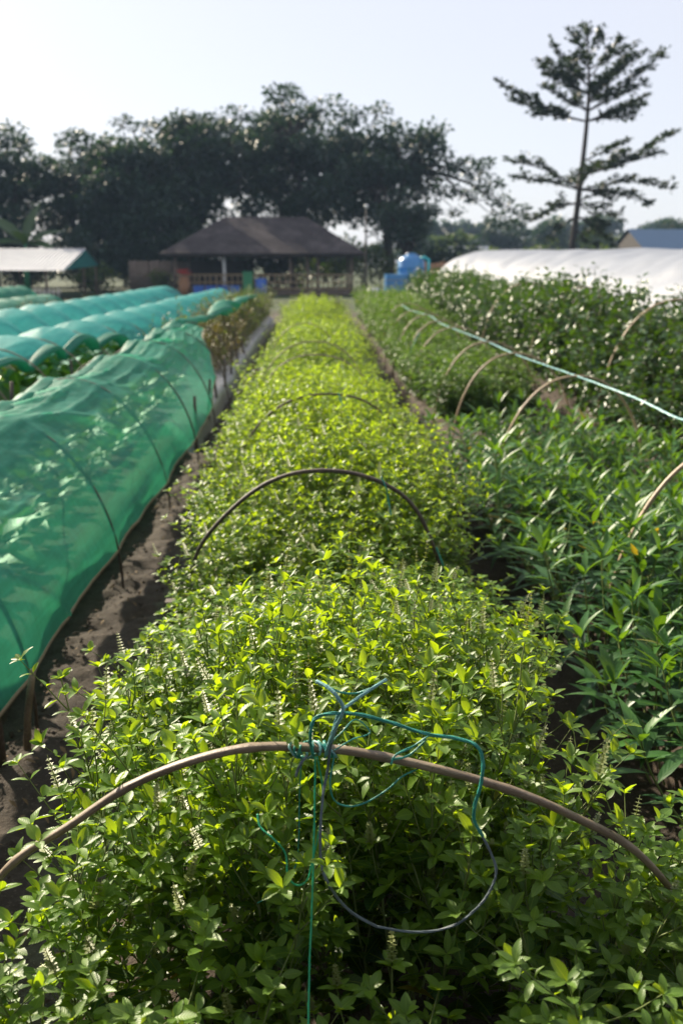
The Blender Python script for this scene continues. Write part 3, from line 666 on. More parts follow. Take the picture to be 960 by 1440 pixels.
BUSH = []
for k in range(4):
    gr = grow_bush(500 + k, h=1.14 + .06 * (k % 3), nst=18, ll=.1); BUSH.append(plant_meshes('bush', gr, LF_OVAL, M['bush'], M['woody']))
for y in np.arange(6.0, 31, .62):
    for c in range(2):
        x = 3.36 - .22 * (1 - float(smooth(8.5, 12.5, y))) + .52 * c + rnd.uniform(-.08, .08); yy = y + rnd.uniform(-.1, .1); fm, sm = rnd.choice(BUSH); w = rnd.uniform(.82, 1.0)
        hgt = (.89 - .14 * (1 - float(smooth(8, 14, yy)))) + .3 * float(fbm(yy * .5, c * 3, 25, 2)) + rnd.uniform(-.05, .1)
        root = empty('glossy_bush', (x, yy, .1), ('%s tall glossy bush from the camera in the %s row' % (ORD[int(round((y - 6) / .62))], 'path side' if c == 0 else 'tunnel side')) if y < 18 else 'far tall glossy bush in the %s row beside the white tunnel' % ('path side' if c == 0 else 'tunnel side'), 'bush', 'tall bushes, %s row' % ('path' if c == 0 else 'tunnel'), rnd.uniform(0, 6.28), (w, w, hgt))
        add_stem(root, sm); stuff(link('foliage', fm, root))

# ================================================================== LEFT BEDS: nets, hoops, stakes, crops
def net_tunnel(name, label, cx, hw, h, y0, y1, hoops, z_right, z_left, n=2.0, drift=0.0, seed=0, du=.045, nv=44, sag=.05, bubble=0.0, mat='net', over=None, wr=1.0):
    yy = np.arange(y0, y1, du); nu = len(yy); hs = np.array(hoops)
    k = np.clip(np.searchsorted(hs, yy) - 1, 0, len(hs) - 2); s = np.clip((yy - hs[k]) / (hs[k + 1] - hs[k]), 0, 1); bow = np.sin(math.pi * s)
    zr = z_right(yy); zl = z_left(yy)
    # arc angle from the right hem over the ridge to the left hem
    ar = np.arcsin(np.clip(zr / h, 0.02, 1) ** (n / 2)); al = math.pi - np.arcsin(np.clip(zl / h, 0.02, 1) ** (n / 2))
    v = np.linspace(0, 1, nv)
    A = ar[:, None] + (al - ar)[:, None] * v[None, :]
    rad = 1 - .9 * bubble - (sag * bow * (1 + .5 * vnoise(yy * .7, yy * 0, seed)))[:, None] * np.ones(nv)[None] + bubble * (np.abs(bow) ** .7)[:, None]
    Y2 = np.broadcast_to(yy[:, None], A.shape); V2 = np.broadcast_to(v[None], A.shape)
    wrk = .012 * fbm(Y2 * 2.3 + V2 * 3, V2 * 7 - Y2 * .9, seed + 1, 3) + .010 * (1 - np.abs(2 * vnoise(Y2 * 1.3 + V2 * 4.5, V2 * 3 - Y2 * .35, seed + 7))) * bow[:, None] + .006 * vnoise(Y2 * 11 + V2 * 22, V2 * 2, seed + 9)
    cr1 = (1 - 2 * np.abs(vnoise(Y2 * 1.5 + V2 * 2.6, V2 * 1.6 - Y2 * .25, seed + 21))) ** 7; cr2 = (1 - 2 * np.abs(vnoise(V2 * 8 + .5 * vnoise(Y2 * .8, V2 * 2, seed), Y2 * .3, seed + 23))) ** 6
    wrk = wrk + .022 * cr1 * (.3 + .7 * bow[:, None]) + .012 * cr2 - .006
    rad = rad + wr * wrk * (.35 + .65 * bow[:, None]) + .008 - wr * .012
    c = np.cos(A); s_ = np.sin(A)
    cxv = (cx + drift * (yy - y0) / (y1 - y0) + .03 * vnoise(yy * .4, yy * 0, seed + 4))[:, None]
    X = cxv + rad * hw * np.sign(c) * np.abs(c) ** (2 / n); Z = rad * h * np.maximum(s_, 0) ** (2 / n)
    Z = Z - ((.018 if bubble == 0 else -.3 * bubble) * bow)[:, None] * s_ ** 2
    edge = np.exp(-V2 * 14); X = X + edge * .02 * vnoise(Y2 * .9, V2 * 0, seed + 12); Z = Z + edge * .02 * vnoise(Y2 * .8, V2 * 0, seed + 14)
    root = empty(name, (cx, y0, 0), label, 'shade net')
    g = Geo(); g.grid(X, Y2, Z)
    o = link('net_cover', g.mesh('net_cover', M[mat]), root); o.matrix_parent_inverse = Matrix.Translation(-root.location)
    return root, X, Y2, Z
def roll_part(root, name, P, r, seed, mat='netroll', sides=18, folds=7):
    P = np.asarray(P); n = len(P); r = np.broadcast_to(r, (n,))
    t = unit(np.gradient(P, axis=0)); u = unit(np.cross(t, np.array([0, 0, 1.0]))); w = np.cross(u, t)
    a = np.arange(sides) * 2 * math.pi / sides; s = np.arange(n) * .045
    A2 = a[None] + (s * 1.4)[:, None]
    rr = r[:, None] * (1 + .28 * np.sin(folds * A2 * .5 + s[:, None] * 2) * .6 + .5 * vnoise(A2 * 2.2, s[:, None] * 2.5 + 0 * A2, seed))
    V = P[:, None] + rr[..., None] * (np.cos(a)[None, :, None] * u[:, None] * 1.25 + np.sin(a)[None, :, None] * w[:, None] * .7)
    i = np.arange(n - 1)[:, None] * sides; j = np.arange(sides)[None]; j2 = (j + 1) % sides
    g = Geo(); g.add(V.reshape(-1, 3), None, np.stack([i + j, i + j2, i + sides + j2, i + sides + j], -1).reshape(-1, 4))
    o = link(name, g.mesh(name, M[mat]), root); o.matrix_parent_inverse = Matrix.Translation(-root.location); return o

H1 = [1.9, 3.6, 5.3, 7.0, 8.7, 10.3, 11.9, 13.4]
net1, X1, Y1, Z1 = net_tunnel('shade_net', 'wide green shade net over the low tunnel along the left footpath', -1.76, .68, .97, 2.0, 13.3, H1,
    lambda y: .2 + .7 * smooth(9.6, 13.2, y), lambda y: .955 + 0 * y, n=2.0, drift=.1, seed=5, nv=60, du=.03, sag=.06, wr=2.0)
ridge = np.stack([X1[:, -1] - .02, Y1[:, -1], Z1[:, -1] - .01], -1)
ext = spl([tuple(ridge[-1]), (-1.62, 14.2, .93), (-1.6, 15.6, .9), (-1.52, 17.2, .96), (-1.5, 19.0, .92), (-1.45, 21.5, .95), (-1.4, 24.5, .9)], 170)
rp = np.vstack([ridge[::2], ext]); nr = len(rp); yr = rp[:, 1]
roll_part(net1, 'bunched_edge', rp, .05 + .03 * vnoise(yr * .9, yr * 0, 8) + .05 * smooth(12.2, 13.3, yr) * (1 - smooth(13.3, 14.5, yr)) + .12 * np.exp(-((yr - 17.6) / 1.0) ** 2) + .05 * np.exp(-((yr - 20.5) / .8) ** 2), 12)
hem = np.stack([X1[:, 0], Y1[:, 0], Z1[:, 0]], -1)
gh = Geo(); gh.tube(hem[::3], .009 + .003 * vnoise(hem[::3, 1] * 3, hem[::3, 1] * 0, 3), 6)
o = link('hem_cord', gh.mesh('hem_cord', M['hem']), net1); o.matrix_parent_inverse = Matrix.Translation(-net1.location)
for i, y in enumerate(H1[1:] + [15.2]):
    hoop(arch(-1.76 + .009 * (y - 2), y, .665, .945, 2.0, seed=60 + i), '%s hoop bent under the green net beside the left footpath' % ORD[i], 'bamboo3', .02, .013, 'hoops under the near green net')

H2 = list(np.arange(6.2, 29.5, 1.35))
net2, X2, Y2, Z2 = net_tunnel('shade_net', 'blue green net with its near edge lifted over the middle left bed', -3.4, .78, .9, 6.2, 29, H2,
    lambda y: .78 - .46 * smooth(12, 17.5, y) + .05 * vnoise(y * .8, y * 0, 4), lambda y: .62 - .35 * smooth(11, 17, y), n=2.0, drift=.75, seed=15, sag=0, bubble=.16, mat='net2', nv=36, du=.06)
hm = np.stack([X2[:, 0], Y2[:, 0], Z2[:, 0]], -1); hm = hm[hm[:, 1] < 15][::2]
roll_part(net2, 'bunched_edge', hm, .055 + .04 * vnoise(hm[:, 1] * 1.3, hm[:, 1] * 0, 3), 22)
H3 = list(np.arange(7.0, 31, 1.4))
net3, X3, Y3, Z3 = net_tunnel('shade_net', 'bumpy pale blue green net tunnel behind the lifted net', -5.0, .8, .93, 7.0, 30.5, H3,
    lambda y: .3 + .06 * vnoise(y * .8, y * 0, 4), lambda y: .3 + 0 * y, n=2.0, drift=.6, seed=25, sag=0, bubble=.17, mat='net2', nv=32, du=.07)
for i, y in enumerate(H2[1:8]):
    hoop(arch(-3.4 + .65 * (y - 6.2) / 23, y, .76, .88, 2.0, seed=80 + i), '%s hoop of the middle left bed, its legs bare below the lifted net' % ORD[i], 'bamboo', .02, .014, 'hoops of the middle left bed')
net4, X4, Y4, Z4 = net_tunnel('shade_net', 'sagging green net heap far left before the tin shed', -9.4, .9, .62, 24, 36, list(np.arange(24, 38, 1.5)),
    lambda y: .25 + .3 * vnoise(y * .6, y * 0, 14), lambda y: .2 + 0 * y, n=2.0, seed=35, sag=.1, mat='netroll', nv=24, du=.12, wr=4)
net5, X5, Y5, Z5 = net_tunnel('shade_net', 'low strip of green net at the foot of the tin shed', -12.2, .8, .75, 34, 43, list(np.arange(34, 46, 1.5)),
    lambda y: .3 + .3 * vnoise(y * .6, y * 0, 24), lambda y: .2 + 0 * y, n=2.0, seed=45, sag=.1, mat='netroll', nv=24, du=.12, wr=4)

def stake(x, y, h, r, tilt, label, mat='bamboo3', group=None):
    g = Geo(); P = [(0, 0, -.12), (tilt * .3, .01, h * .35), (tilt * .7, 0, h * .7), (tilt, .01, h)]
    g.tube(P, [r * 1.08, r, r * .95, r * .8], 8)
    return tag(link('wooden_stake', g.mesh('wooden_stake', M[mat]), None, (x, y, 0)), label, 'stake', group)
stake(-1.14, 3.28, .36, .03, -.02, 'thick dark post under the near corner of the green net')
stake(-1.08, 3.4, .3, .014, .05, 'thin pale stick leaning beside the thick dark net post', 'bamboo')
for i, (y, h) in enumerate([(9.4, .5), (10.6, .52), (11.9, .5), (13.0, .55), (14.3, .6), (15.7, .55), (17.4, .55)]):
    stake(-1.12 - .01 * (y - 9) + .02 * math.sin(i * 3), y, h, .017, .04 * math.sin(i * 2.1), '%s stake from the camera along the silver mulch edge' % ORD[i], 'bamboo3', 'stakes along the mulch edge')
for i, (x, y, h) in enumerate([(-2.6, 7.6, .75), (-2.72, 8.9, .7), (-2.62, 9.8, .62), (-2.7, 11.4, .66), (-2.75, 13.0, .6), (-4.0, 9.3, .7), (-4.05, 11.5, .7)]):
    stake(x, y, h, .02, .05 * math.sin(i * 1.7), '%s stake standing among the leafy greens of the middle left bed' % ORD[i], 'bamboo3', 'stakes of the middle left bed')

ORD2 = ORD + ['twenty-%s' % w for w in ('first', 'second', 'third', 'fourth', 'fifth', 'sixth', 'seventh', 'eighth', 'ninth')]
CROP = []
for k in range(4):
    gr = grow_crop(600 + k, h=.3 + .03 * k, nl=15); CROP.append((gr, *plant_meshes('crop', gr, LF_BROAD, M['crop'], M['basil_stem'])))
def crop(x, y, s, label, group, z=.17):
    gr, fm, sm = rnd.choice(CROP); root = empty('leafy_green', (x, y, z), label, 'leafy green', group, rnd.uniform(0, 6.28), s)
    link('stem', sm, root); stuff(link('leaf_rosette', fm, root))
for y in np.arange(2.6, 13, .42):
    for x in (-1.74, -2.05):
        crop(x + rnd.uniform(-.05, .05), y + rnd.uniform(-.08, .08), rnd.uniform(.6, .8) * (1.3 if y < 5 else 1.0), '%s leafy green from the camera under the near net, %s row' % (ORD2[int(round((y - 2.6) / .42))], 'path side' if x > -1.88 else 'inner'), 'greens under the near net')
for y in np.arange(5.5, 20, .4):
    for x in (-2.95, -3.35, -3.75):
        crop(x + rnd.uniform(-.06, .06), y + rnd.uniform(-.08, .08), rnd.uniform(.9, 1.35), ('%s leafy green from the camera under the lifted net, %s row' % (ORD2[int(round((y - 5.5) / .4))], 'near' if x > -3.1 else 'middle' if x > -3.5 else 'far')) if y < 16 else 'far leafy green on the middle left bed', 'greens of the middle left bed')
for y in np.arange(8, 18, .5):
    for x in (-4.7, -5.3):
        crop(x + rnd.uniform(-.06, .06), y + rnd.uniform(-.08, .08), rnd.uniform(.9, 1.3), 'leafy green inside the bumpy net tunnel', 'greens of the far left bed')
OLIVE = [plant_meshes('olive_shrub', grow_bush(700 + k, h=.62, nst=12, ll=.045, lean=.6), [LF_SMALL], M['olive'], M['woody'], joined=True) for k in range(3)]
OLIVEG = [plant_meshes('green_shrub', grow_bush(710 + k, h=.72, nst=12, ll=.05, lean=.6), [LF_SMALL], M['tree2'], M['woody'], joined=True) for k in range(3)]
for y in np.arange(14.2, 28.6, .55):
    for x in (-1.95, -1.45):
        fo = y > 20.5 or rnd.random() < .25
        tag(link('shrub', rnd.choice(OLIVEG if fo else OLIVE), None, (x + rnd.uniform(-.06, .06), y + rnd.uniform(-.1, .1), .17), rnd.uniform(0, 6.28), rnd.uniform(.9, 1.15)),
            'dull green shrub beyond the end of the near net' if fo else 'olive yellow shrub beyond the end of the near net', 'shrub', 'dull green shrubs beyond the net' if fo else 'olive shrubs beyond the net')
for k in range(26):
    x = rnd.uniform(-12, -6.4); y = rnd.uniform(18, 34)
    tag(link('shrub', rnd.choice(OLIVE + OLIVEG), None, (x, y, 0), rnd.uniform(0, 6.28), rnd.uniform(.6, .9)), 'low yellow green weed bush on the open field far left', 'shrub', 'weed bushes of the far left field')

# ================================================================== WHITE TUNNEL
t = NT('white row cover'); co = t.n('TexCoord').outputs['Object']
nz = t.noise(co, 1.6, 5.0); c = t.mix(nz, (.26, .29, .35), (.33, .37, .44))
bp = t.n('Bump', {'Strength': .4, 'Distance': .03, 'Height': t.noise(co, 5.0, 5.0)}).outputs[0]
pr = t.n('BsdfPrincipled', {'Base Color': c, 'Roughness': .6, 'Normal': bp}).outputs[0]
M['white'] = t.done(t.n('MixShader', {0: .3, 1: pr, 2: t.n('BsdfTranslucent', {0: (.5, .5, .52, 1)}).outputs[0]}).outputs[0])
yy = np.arange(7, 46.6, .14); A = np.linspace(0, math.pi, 46); Y2, A2 = np.meshgrid(yy, A, indexing='ij')
endc = np.sqrt(np.clip(1 - np.clip((yy - 42.6) / 4.05, 0, 1) ** 2, .0004, 1))[:, None]
bow = np.abs(np.sin(math.pi * (yy - 7) / 2.4))[:, None]
rad = (1 - .035 * bow + .03 * fbm(Y2 * .8, A2 * 2, 91, 3) + .03 * (np.abs(vnoise(Y2 * 1.1 + A2 * 2.5, A2 * 3 - Y2 * .3, 93)) * 2 - .5) + .014 * fbm(Y2 * 2.5 + A2 * 4, A2 * 6, 97, 2))
X = 7.5 - 2.55 * np.sign(np.cos(A2)) * np.abs(np.cos(A2)) ** .85 * rad * (.25 + .75 * endc)
Z = (1.98 + .12 * smooth(20, 36, Y2)) * np.sin(A2) ** .8 * rad * endc
root = empty('row_cover_tunnel', (7.5, 7, 0), 'long white fabric covered tunnel right of the dark bushes', 'tunnel')
g = Geo(); g.grid(X, Y2, Z); o = link('fabric_cover', g.mesh('fabric_cover', M['white']), root); o.matrix_parent_inverse = Matrix.Translation(-root.location)
yy = np.arange(7, 45.0, .2); wv = .1 * fbm(yy * .6, yy * 0, 95, 3)
Xs = np.stack([4.99 + 0 * yy, 4.93 + .3 * wv, 4.85 + .6 * wv, 4.7 + wv], -1); Zs = np.stack([.62 + .3 * wv, .4 + .3 * wv, .16 + 0 * yy, .03 + 0 * yy], -1)
g = Geo(); g.grid(Xs, np.repeat(yy[:, None], 4, 1), Zs); o = link('skirt', g.mesh('skirt', M['white']), root); o.matrix_parent_inverse = Matrix.Translation(-root.location)
for y in np.arange(7.0, 43, 2.4):
    P = arch(7.5, y, 2.42, 1.9, 2.3, 40, seed=int(y)); g = Geo(); g.tube(P, .018, 6); o = link('hoop', g.mesh('hoop', M['bamboo']), root); o.matrix_parent_inverse = Matrix.Translation(-root.location)

# ================================================================== PAVILION AND YARD
t = NT('old thatch'); co = t.n('TexCoord').outputs['Object']; ti_ = t.n('Attribute', None, attribute_name='tint').outputs['Fac']
nz = t.noise(co, 1.1, 5.0, .7)
c = t.ramp(t.math('ADD', t.math('MULTIPLY', nz, .7), t.math('MULTIPLY', ti_, .3)), [(.3, (.02, .017, .018)), (.52, (.055, .048, .05)), (.72, (.12, .105, .105))])
M['thatch'] = t.done(t.n('BsdfPrincipled', {'Base Color': c, 'Roughness': .95, 'Specular IOR Level': .1}).outputs[0])
M['dark'] = plain('dark timber', (.035, .03, .028), .8, .4, 4)
M['post'] = plain('timber post', (.13, .1, .08), .8, .35, 5)
M['bluepl'] = plain('blue plastic', (.02, .1, .42), .35, .2, 6, spec=.5)
M['bluetank'] = plain('pale blue tank plastic', (.04, .19, .42), .35, .25, 4, spec=.5)
M['teal'] = plain('teal plastic', (.04, .4, .45), .4, .2, 6)
M['tin'] = plain('tin roof', (.2, .23, .28), .5, .25, 2, metal=.2, col2=(.3, .33, .38))
M['blueroof'] = plain('blue roof', (.02, .06, .13), .5, .25, 2)
M['clay'] = plain('clay', (.3, .16, .09), .8, .3, 9)
M['greenpl'] = plain('green plastic', (.03, .2, .09), .4, .25, 6)
M['red'] = plain('red flower', (.45, .06, .05), .6, .3, 20)
M['whitep'] = plain('white paint', (.6, .6, .6), .5, .15, 6)
M['wall'] = plain('pale wall', (.4, .38, .35), .8, .2, 3)
def part(parent, name, g, mat, sm=False):
    o = link(name, g.mesh(name, M[mat] if isinstance(mat, str) else mat, sm), parent); o.matrix_parent_inverse = Matrix.Translation(-Vector(parent.location)); return o

PX, PY = -2.5, 55.0
pav = empty('thatched_pavilion', (PX, PY, 0), 'open sided hut with a broad dark thatched hip roof', 'hut')
def hip(u, z):  # half extents at fraction u from eave (0) to ridge (1)
    return 5.15 - 3.0 * u, 3.6 * (1 - u)
ez, rz_ = 2.05, 3.95
V = [(PX - 5.15, PY - 3.6, ez), (PX + 5.15, PY - 3.6, ez), (PX + 5.15, PY + 3.6, ez), (PX - 5.15, PY + 3.6, ez), (PX - 2.15, PY, rz_), (PX + 2.15, PY, rz_),
     (PX - 5.0, PY - 3.45, ez - .18), (PX + 5.0, PY - 3.45, ez - .18), (PX + 5.0, PY + 3.45, ez - .18), (PX - 5.0, PY + 3.45, ez - .18)]
g = Geo(); g.add(V, [(1, 2, 5), (3, 0, 4)], [(0, 1, 5, 4), (2, 3, 4, 5), (0, 6, 7, 1), (1, 7, 8, 2), (2, 8, 9, 3), (3, 9, 6, 0), (6, 9, 8, 7)])
roof = part(pav, 'roof', g, 'thatch')
fr = []
for k in range(5200):                         # straw bundles laid in courses
    u = (int(rnd.random() * 13) + rnd.uniform(-.2, .2)) / 13.0; u = max(-.01, min(.99, u)); fcs = rnd.random()
    if fcs < .72:
        hx, hy = hip(u, 0); x = PX + rnd.uniform(-hx, hx); y = PY - hy; dn = np.array([rnd.gauss(0, .12), -3.6, -1.9]); nr_ = np.array([0, -1.9, 3.6])
    elif fcs < .86:
        hx, hy = hip(u, 0); x = PX - hx; y = PY + rnd.uniform(-hy, hy); dn = np.array([-3.0, rnd.gauss(0, .2), -1.9]); nr_ = np.array([-1.9, 0, 3.0])
    else:
        hx, hy = hip(u, 0); x = PX + hx; y = PY + rnd.uniform(-hy, hy); dn = np.array([3.0, rnd.gauss(0, .2), -1.9]); nr_ = np.array([1.9, 0, 3.0])
    fr.append([x, y, ez + (rz_ - ez) * u + .03 + rnd.uniform(0, .05), *unit(dn), *unit(nr_ + np.array([rnd.gauss(0, 1.2), 0, rnd.gauss(0, .8)])), rnd.uniform(.4, .85), .55, rnd.random()])
g = Geo(); g.leaves(fr, LF_CARD)
o = stuff(link('thatch', g.mesh('thatch', M['thatch'], False), roof)); o.matrix_parent_inverse = Matrix.Translation(-pav.location)
g = Geo(); g.tube([(PX - 2.35, PY, rz_ + .05), (PX, PY, rz_ + .08), (PX + 2.35, PY, rz_ + .05)], .16, 8); o = link('ridge_cap', g.mesh('ridge_cap', M['thatch']), roof); o.matrix_parent_inverse = Matrix.Translation(-pav.location)
part(pav, 'floor', Geo().box((PX, PY, .1), (9.2, 6.2, .2)), 'post')
for x in (-4.45, -2.0, 1.35, 2.2, 2.75, 4.45):
    for y in (-3.0, 3.0):
        m = 'whitep' if (x == -2.0 and y < 0) else 'post'
        part(pav, 'post', Geo().tube([(PX + x, PY + y, .2), (PX + x + .02, PY + y, 1.1), (PX + x, PY + y, 2.1)], .075, 8), m, True)
for y in (-3.0, 3.0): part(pav, 'beam', Geo().box((PX, PY + y, 1.93), (9.6, .12, .14)), 'post')
for y in (-3.08,):
    part(pav, 'rail', Geo().tube([(PX - 4.45, PY + y, 1.0), (PX + 4.5, PY + y, 1.0)], .04, 6), 'bamboo2', True)
    part(pav, 'rail', Geo().tube([(PX - 4.45, PY + y, .62), (PX + 4.5, PY + y, .62)], .035, 6), 'bamboo2', True)
    part(pav, 'rail', Geo().tube([(PX - 4.45, PY + y, .3), (PX + 4.5, PY + y, .3)], .035, 6), 'bamboo2', True)
    bal = Geo().tube([(0, 0, .22), (0, 0, 1.0)], .03, 6).mesh('baluster', M['bamboo2'])
    for x in np.arange(-4.3, 4.4, .27):
        o = link('baluster', bal, pav, (x + rnd.uniform(-.03, .03), y + .03, 0))
part(pav, 'back_panel', Geo().box((PX - 2.6, PY + 2.95, .95), (3.6, .08, 1.5)), 'dark')
def table(x, y, lab):
    r_ = empty('table', (x, y, .2), lab, 'table'); part(r_, 'table_top', Geo().box((x, y, .95), (1.5, .8, .06)), 'post')
    for sx in (-.65, .65):
        for sy in (-.32, .32): part(r_, 'leg', Geo().box((x + sx, y + sy, .56), (.07, .07, .72)), 'post')
table(PX - 3.2, PY - 1.2, 'dark wooden table inside the hut on the left'); table(PX + 3.1, PY - .4, 'dark wooden table inside the hut on the right')

fence = empty('bamboo_fence', (-8.1, 54.5, 0), 'tall upright bamboo fence left of the thatched hut', 'fence')
slat = Geo().box((0, 0, .84), (.13, .03, 1.68)).mesh('slat', M['wood'])
for k, x in enumerate(np.arange(-9.65, -6.55, .15)):
    o = link('slat', slat, fence, (x + 8.1, rnd.uniform(-.02, .02), rnd.uniform(-.04, .03))); o.rotation_euler = (0, rnd.uniform(-.012, .012), 0)
for z in (.4, 1.3): part(fence, 'rail', Geo().box((-8.1, 54.55, z), (3.1, .05, .08)), 'wood')
vine = plant_meshes('climbing_vine', grow_bush(801, h=1.3, nst=9, ll=.12, lean=.25), [LF_SMALL], M['tree2'], M['woody'], joined=True)
tag(link('climbing_vine', vine, None, (-8.0, 54.2, 0)), 'green climber in front of the bamboo fence', 'vine')
fence2 = empty('plank_fence', (6.2, 49.5, 0), 'brown plank fence between the blue tank and the white tunnel', 'fence')
pl2 = Geo().box((0, 0, .8), (.2, .03, 1.6)).mesh('plank', M['clay'])
for x in np.arange(-.85, .9, .22): link('plank', pl2, fence2, (x, rnd.uniform(-.02, .02), rnd.uniform(-.05, .05)))
for z in (.45, 1.2): part(fence2, 'rail', Geo().box((6.2, 49.54, z), (1.9, .05, .08)), 'wood')

pot = empty('clay_planter', (-6.45, 51.4, 0), 'tall tan clay jar with red flowers at the hut corner', 'planter')
part(pot, 'jar', Geo().lathe((-6.45, 51.4, 0), [(.01, 0), (.2, .0), (.26, .3), (.3, .6), (.24, .85), (.28, .92), (.24, .92), (.2, .8)], 16), 'clay', True)
fr = [[-6.45 + rnd.gauss(0, .14), 51.4 + rnd.gauss(0, .14), 1.0 + rnd.random() * .25, *unit(np.array([rnd.gauss(0, 1), rnd.gauss(0, 1), .6])), *unit(np.array([rnd.gauss(0, .5), rnd.gauss(0, .5), 1])), .1, 1.2, rnd.random()] for k in range(160)]
part(pot, 'flowers', Geo().leaves(fr, LF_CARD), 'red')['kind'] = 'stuff'
def crate(x, y, lab):
    r_ = empty('plastic_crate', (x, y, 0), lab, 'crate', 'blue crates before the hut railing')
    g = Geo(); g.box((x, y, .03), (.5, .36, .04))
    for sx in (-.24, .24): g.box((x + sx, y, .25), (.02, .36, .4))
    for sy in (-.17, .17): g.box((x, y + sy, .25), (.46, .02, .4))
    part(r_, 'body', g, 'bluepl'); part(r_, 'rim', Geo().box((x, y - .175, .46), (.54, .05, .05)).box((x, y + .175, .46), (.54, .05, .05)).box((x - .25, y, .46), (.05, .3, .05)).box((x + .25, y, .46), (.05, .3, .05)), 'bluepl')
for k, w_ in enumerate(['leftmost', 'second from left', 'third from left', 'fourth from left']): crate(-5.7 + .6 * k, 51.2, 'blue plastic crate on the ground before the hut railing, %s' % w_)
bk = empty('blue_drum', (-2.6, 51.2, 0), 'bright blue plastic drum standing before the hut railing', 'drum')
part(bk, 'body', Geo().lathe((-2.6, 51.2, 0), [(.01, 0), (.26, 0), (.29, .1), (.29, .38), (.3, .4), (.29, .42), (.29, .72), (.26, .78), (.01, .8)], 18), 'bluepl', True)
part(bk, 'lid', Geo().lathe((-2.6, 51.2, .78), [(.27, 0), (.28, .05), (.01, .06)], 18), 'bluepl', True)
gb = empty('green_bin', (-3.25, 51.3, 0), 'tall green plastic bin beside the blue drum', 'bin')
part(gb, 'body', Geo().box((-3.25, 51.3, .55), (.48, .5, 1.1)), 'greenpl'); part(gb, 'lid', Geo().box((-3.25, 51.3, 1.13), (.54, .56, .07)), 'greenpl')

tk = empty('water_tank', (4.55, 47.5, 0), 'round blue water tank with a domed lid on a stand', 'water tank')
part(tk, 'stand', Geo().box((4.55, 47.5, .35), (1.3, 1.3, .7)), 'wall')
part(tk, 'body', Geo().lathe((4.55, 47.5, .7), [(.01, 0), (.6, 0), (.62, .05), (.62, .3), (.64, .33), (.62, .36), (.62, .66), (.64, .69), (.62, .72), (.62, .98), (.45, 1.18), (.2, 1.27)], 28), 'bluetank', True)
part(tk, 'lid', Geo().lathe((4.55, 47.5, 1.95), [(.24, 0), (.25, .07), (.01, .1)], 18), 'bluetank', True)
part(tk, 'pipe', Geo().tube([(5.05, 47.1, .4), (5.3, 47.0, 1.0), (5.3, 47.0, 1.75), (5.1, 47.1, 1.85), (4.9, 47.2, 1.8)], .07, 8), 'teal', True)
bx_ = empty('blue_water_box', (3.75, 46.6, 0), 'square pale blue container standing beside the round tank', 'container')
part(bx_, 'body', Geo().box((3.75, 46.6, .6), (.95, .95, 1.0), bev=.03), 'bluetank'); part(bx_, 'pallet', Geo().box((3.75, 46.6, .05), (1.05, 1.05, .1)), 'post')
for z in (.35, .6, .85): part(bx_, 'cage_bar', Geo().box((3.75, 46.6, z), (.99, .99, .03)), 'tin')
bx2 = empty('pale_sack_stack', (2.75, 46.5, 0), 'low pile of pale sacks beside the lamp post', 'sacks')
for k, (x, z) in enumerate([(2.5, .14), (3.05, .14), (2.75, .36)]):
    part(bx2, 'sack', Geo().lathe((x, 46.5, z), [(.01, -.13), (.22, -.12), (.3, -.02), (.28, .08), (.15, .13), (.01, .14)], 12), 'whitep', True)
lp = empty('lamp_post', (2.42, 47, 0), 'thin dark lamp post with a white lamp beside the hut', 'lamp post')
part(lp, 'pole', Geo().tube([(2.42, 47, 0), (2.42, 47, 2), (2.42, 47, 4.0)], [.06, .05, .04], 8), 'dark', True)
part(lp, 'lamp_head', Geo().lathe((2.42, 47, 3.98), [(.03, 0), (.08, .05), (.1, .12), (.07, .18), (.01, .2)], 14), 'whitep', True)

shed = empty('tin_shed', (-14, 48.5, 0), 'low open shed with a pale sloping tin roof at far left', 'shed')
X_, Y_ = np.meshgrid(np.linspace(-18, -11.0, 240), np.array([45.6, 50.4])); Zt = np.where(Y_ < 48, 1.28, 2.28) + .022 * np.sin(X_ * 2 * math.pi / .18)
rf = Geo(); X_[0] -= .75 * (X_[0] > -12) * 0; rf.grid(X_, Y_, Zt); part(shed, 'roof', rf, 'tin', True)
X_, Y_ = np.meshgrid(np.linspace(-18, -11.0, 240), np.array([50.45, 53.5])); Zt = np.where(Y_ < 52, 2.28, 1.5) + .022 * np.sin(X_ * 2 * math.pi / .18)
part(shed, 'back_roof', Geo().grid(X_, Y_, Zt), 'tin', True)
part(shed, 'gable_net', Geo().add([(-11.05, 45.9, 1.3), (-11.05, 53.3, 1.45), (-11.05, 50.4, 2.22)], [(0, 1, 2)]), 'net2')
for x in (-17.2, -14.3, -11.9): part(shed, 'post', Geo().tube([(x, 46.0, 0), (x, 46.0, .7), (x, 46.0, 1.36)], .06, 8), 'post', True)
for x in (-17.2, -14.3, -11.2): part(shed, 'post', Geo().tube([(x, 50.4, 0), (x, 50.4, 1.1), (x, 50.4, 2.26)], .06, 8), 'post', True)
part(shed, 'post', Geo().tube([(-11.2, 53.2, 0), (-11.2, 53.2, .7), (-11.2, 53.2, 1.5)], .06, 8), 'post', True)
pk = empty('picket_fence', (-13, 45.2, 0), 'low pale picket fence at the foot of the tin shed', 'fence')
pkm = Geo().box((0, 0, .25), (.08, .025, .5)).mesh('picket', M['wall'])
for x in np.arange(-3.6, 1.9, .2): link('picket', pkm, pk, (x, 0, rnd.uniform(-.03, .03)))
part(pk, 'rail', Geo().box((-13.85, 45.23, .36), (5.6, .03, .05)), 'wall')

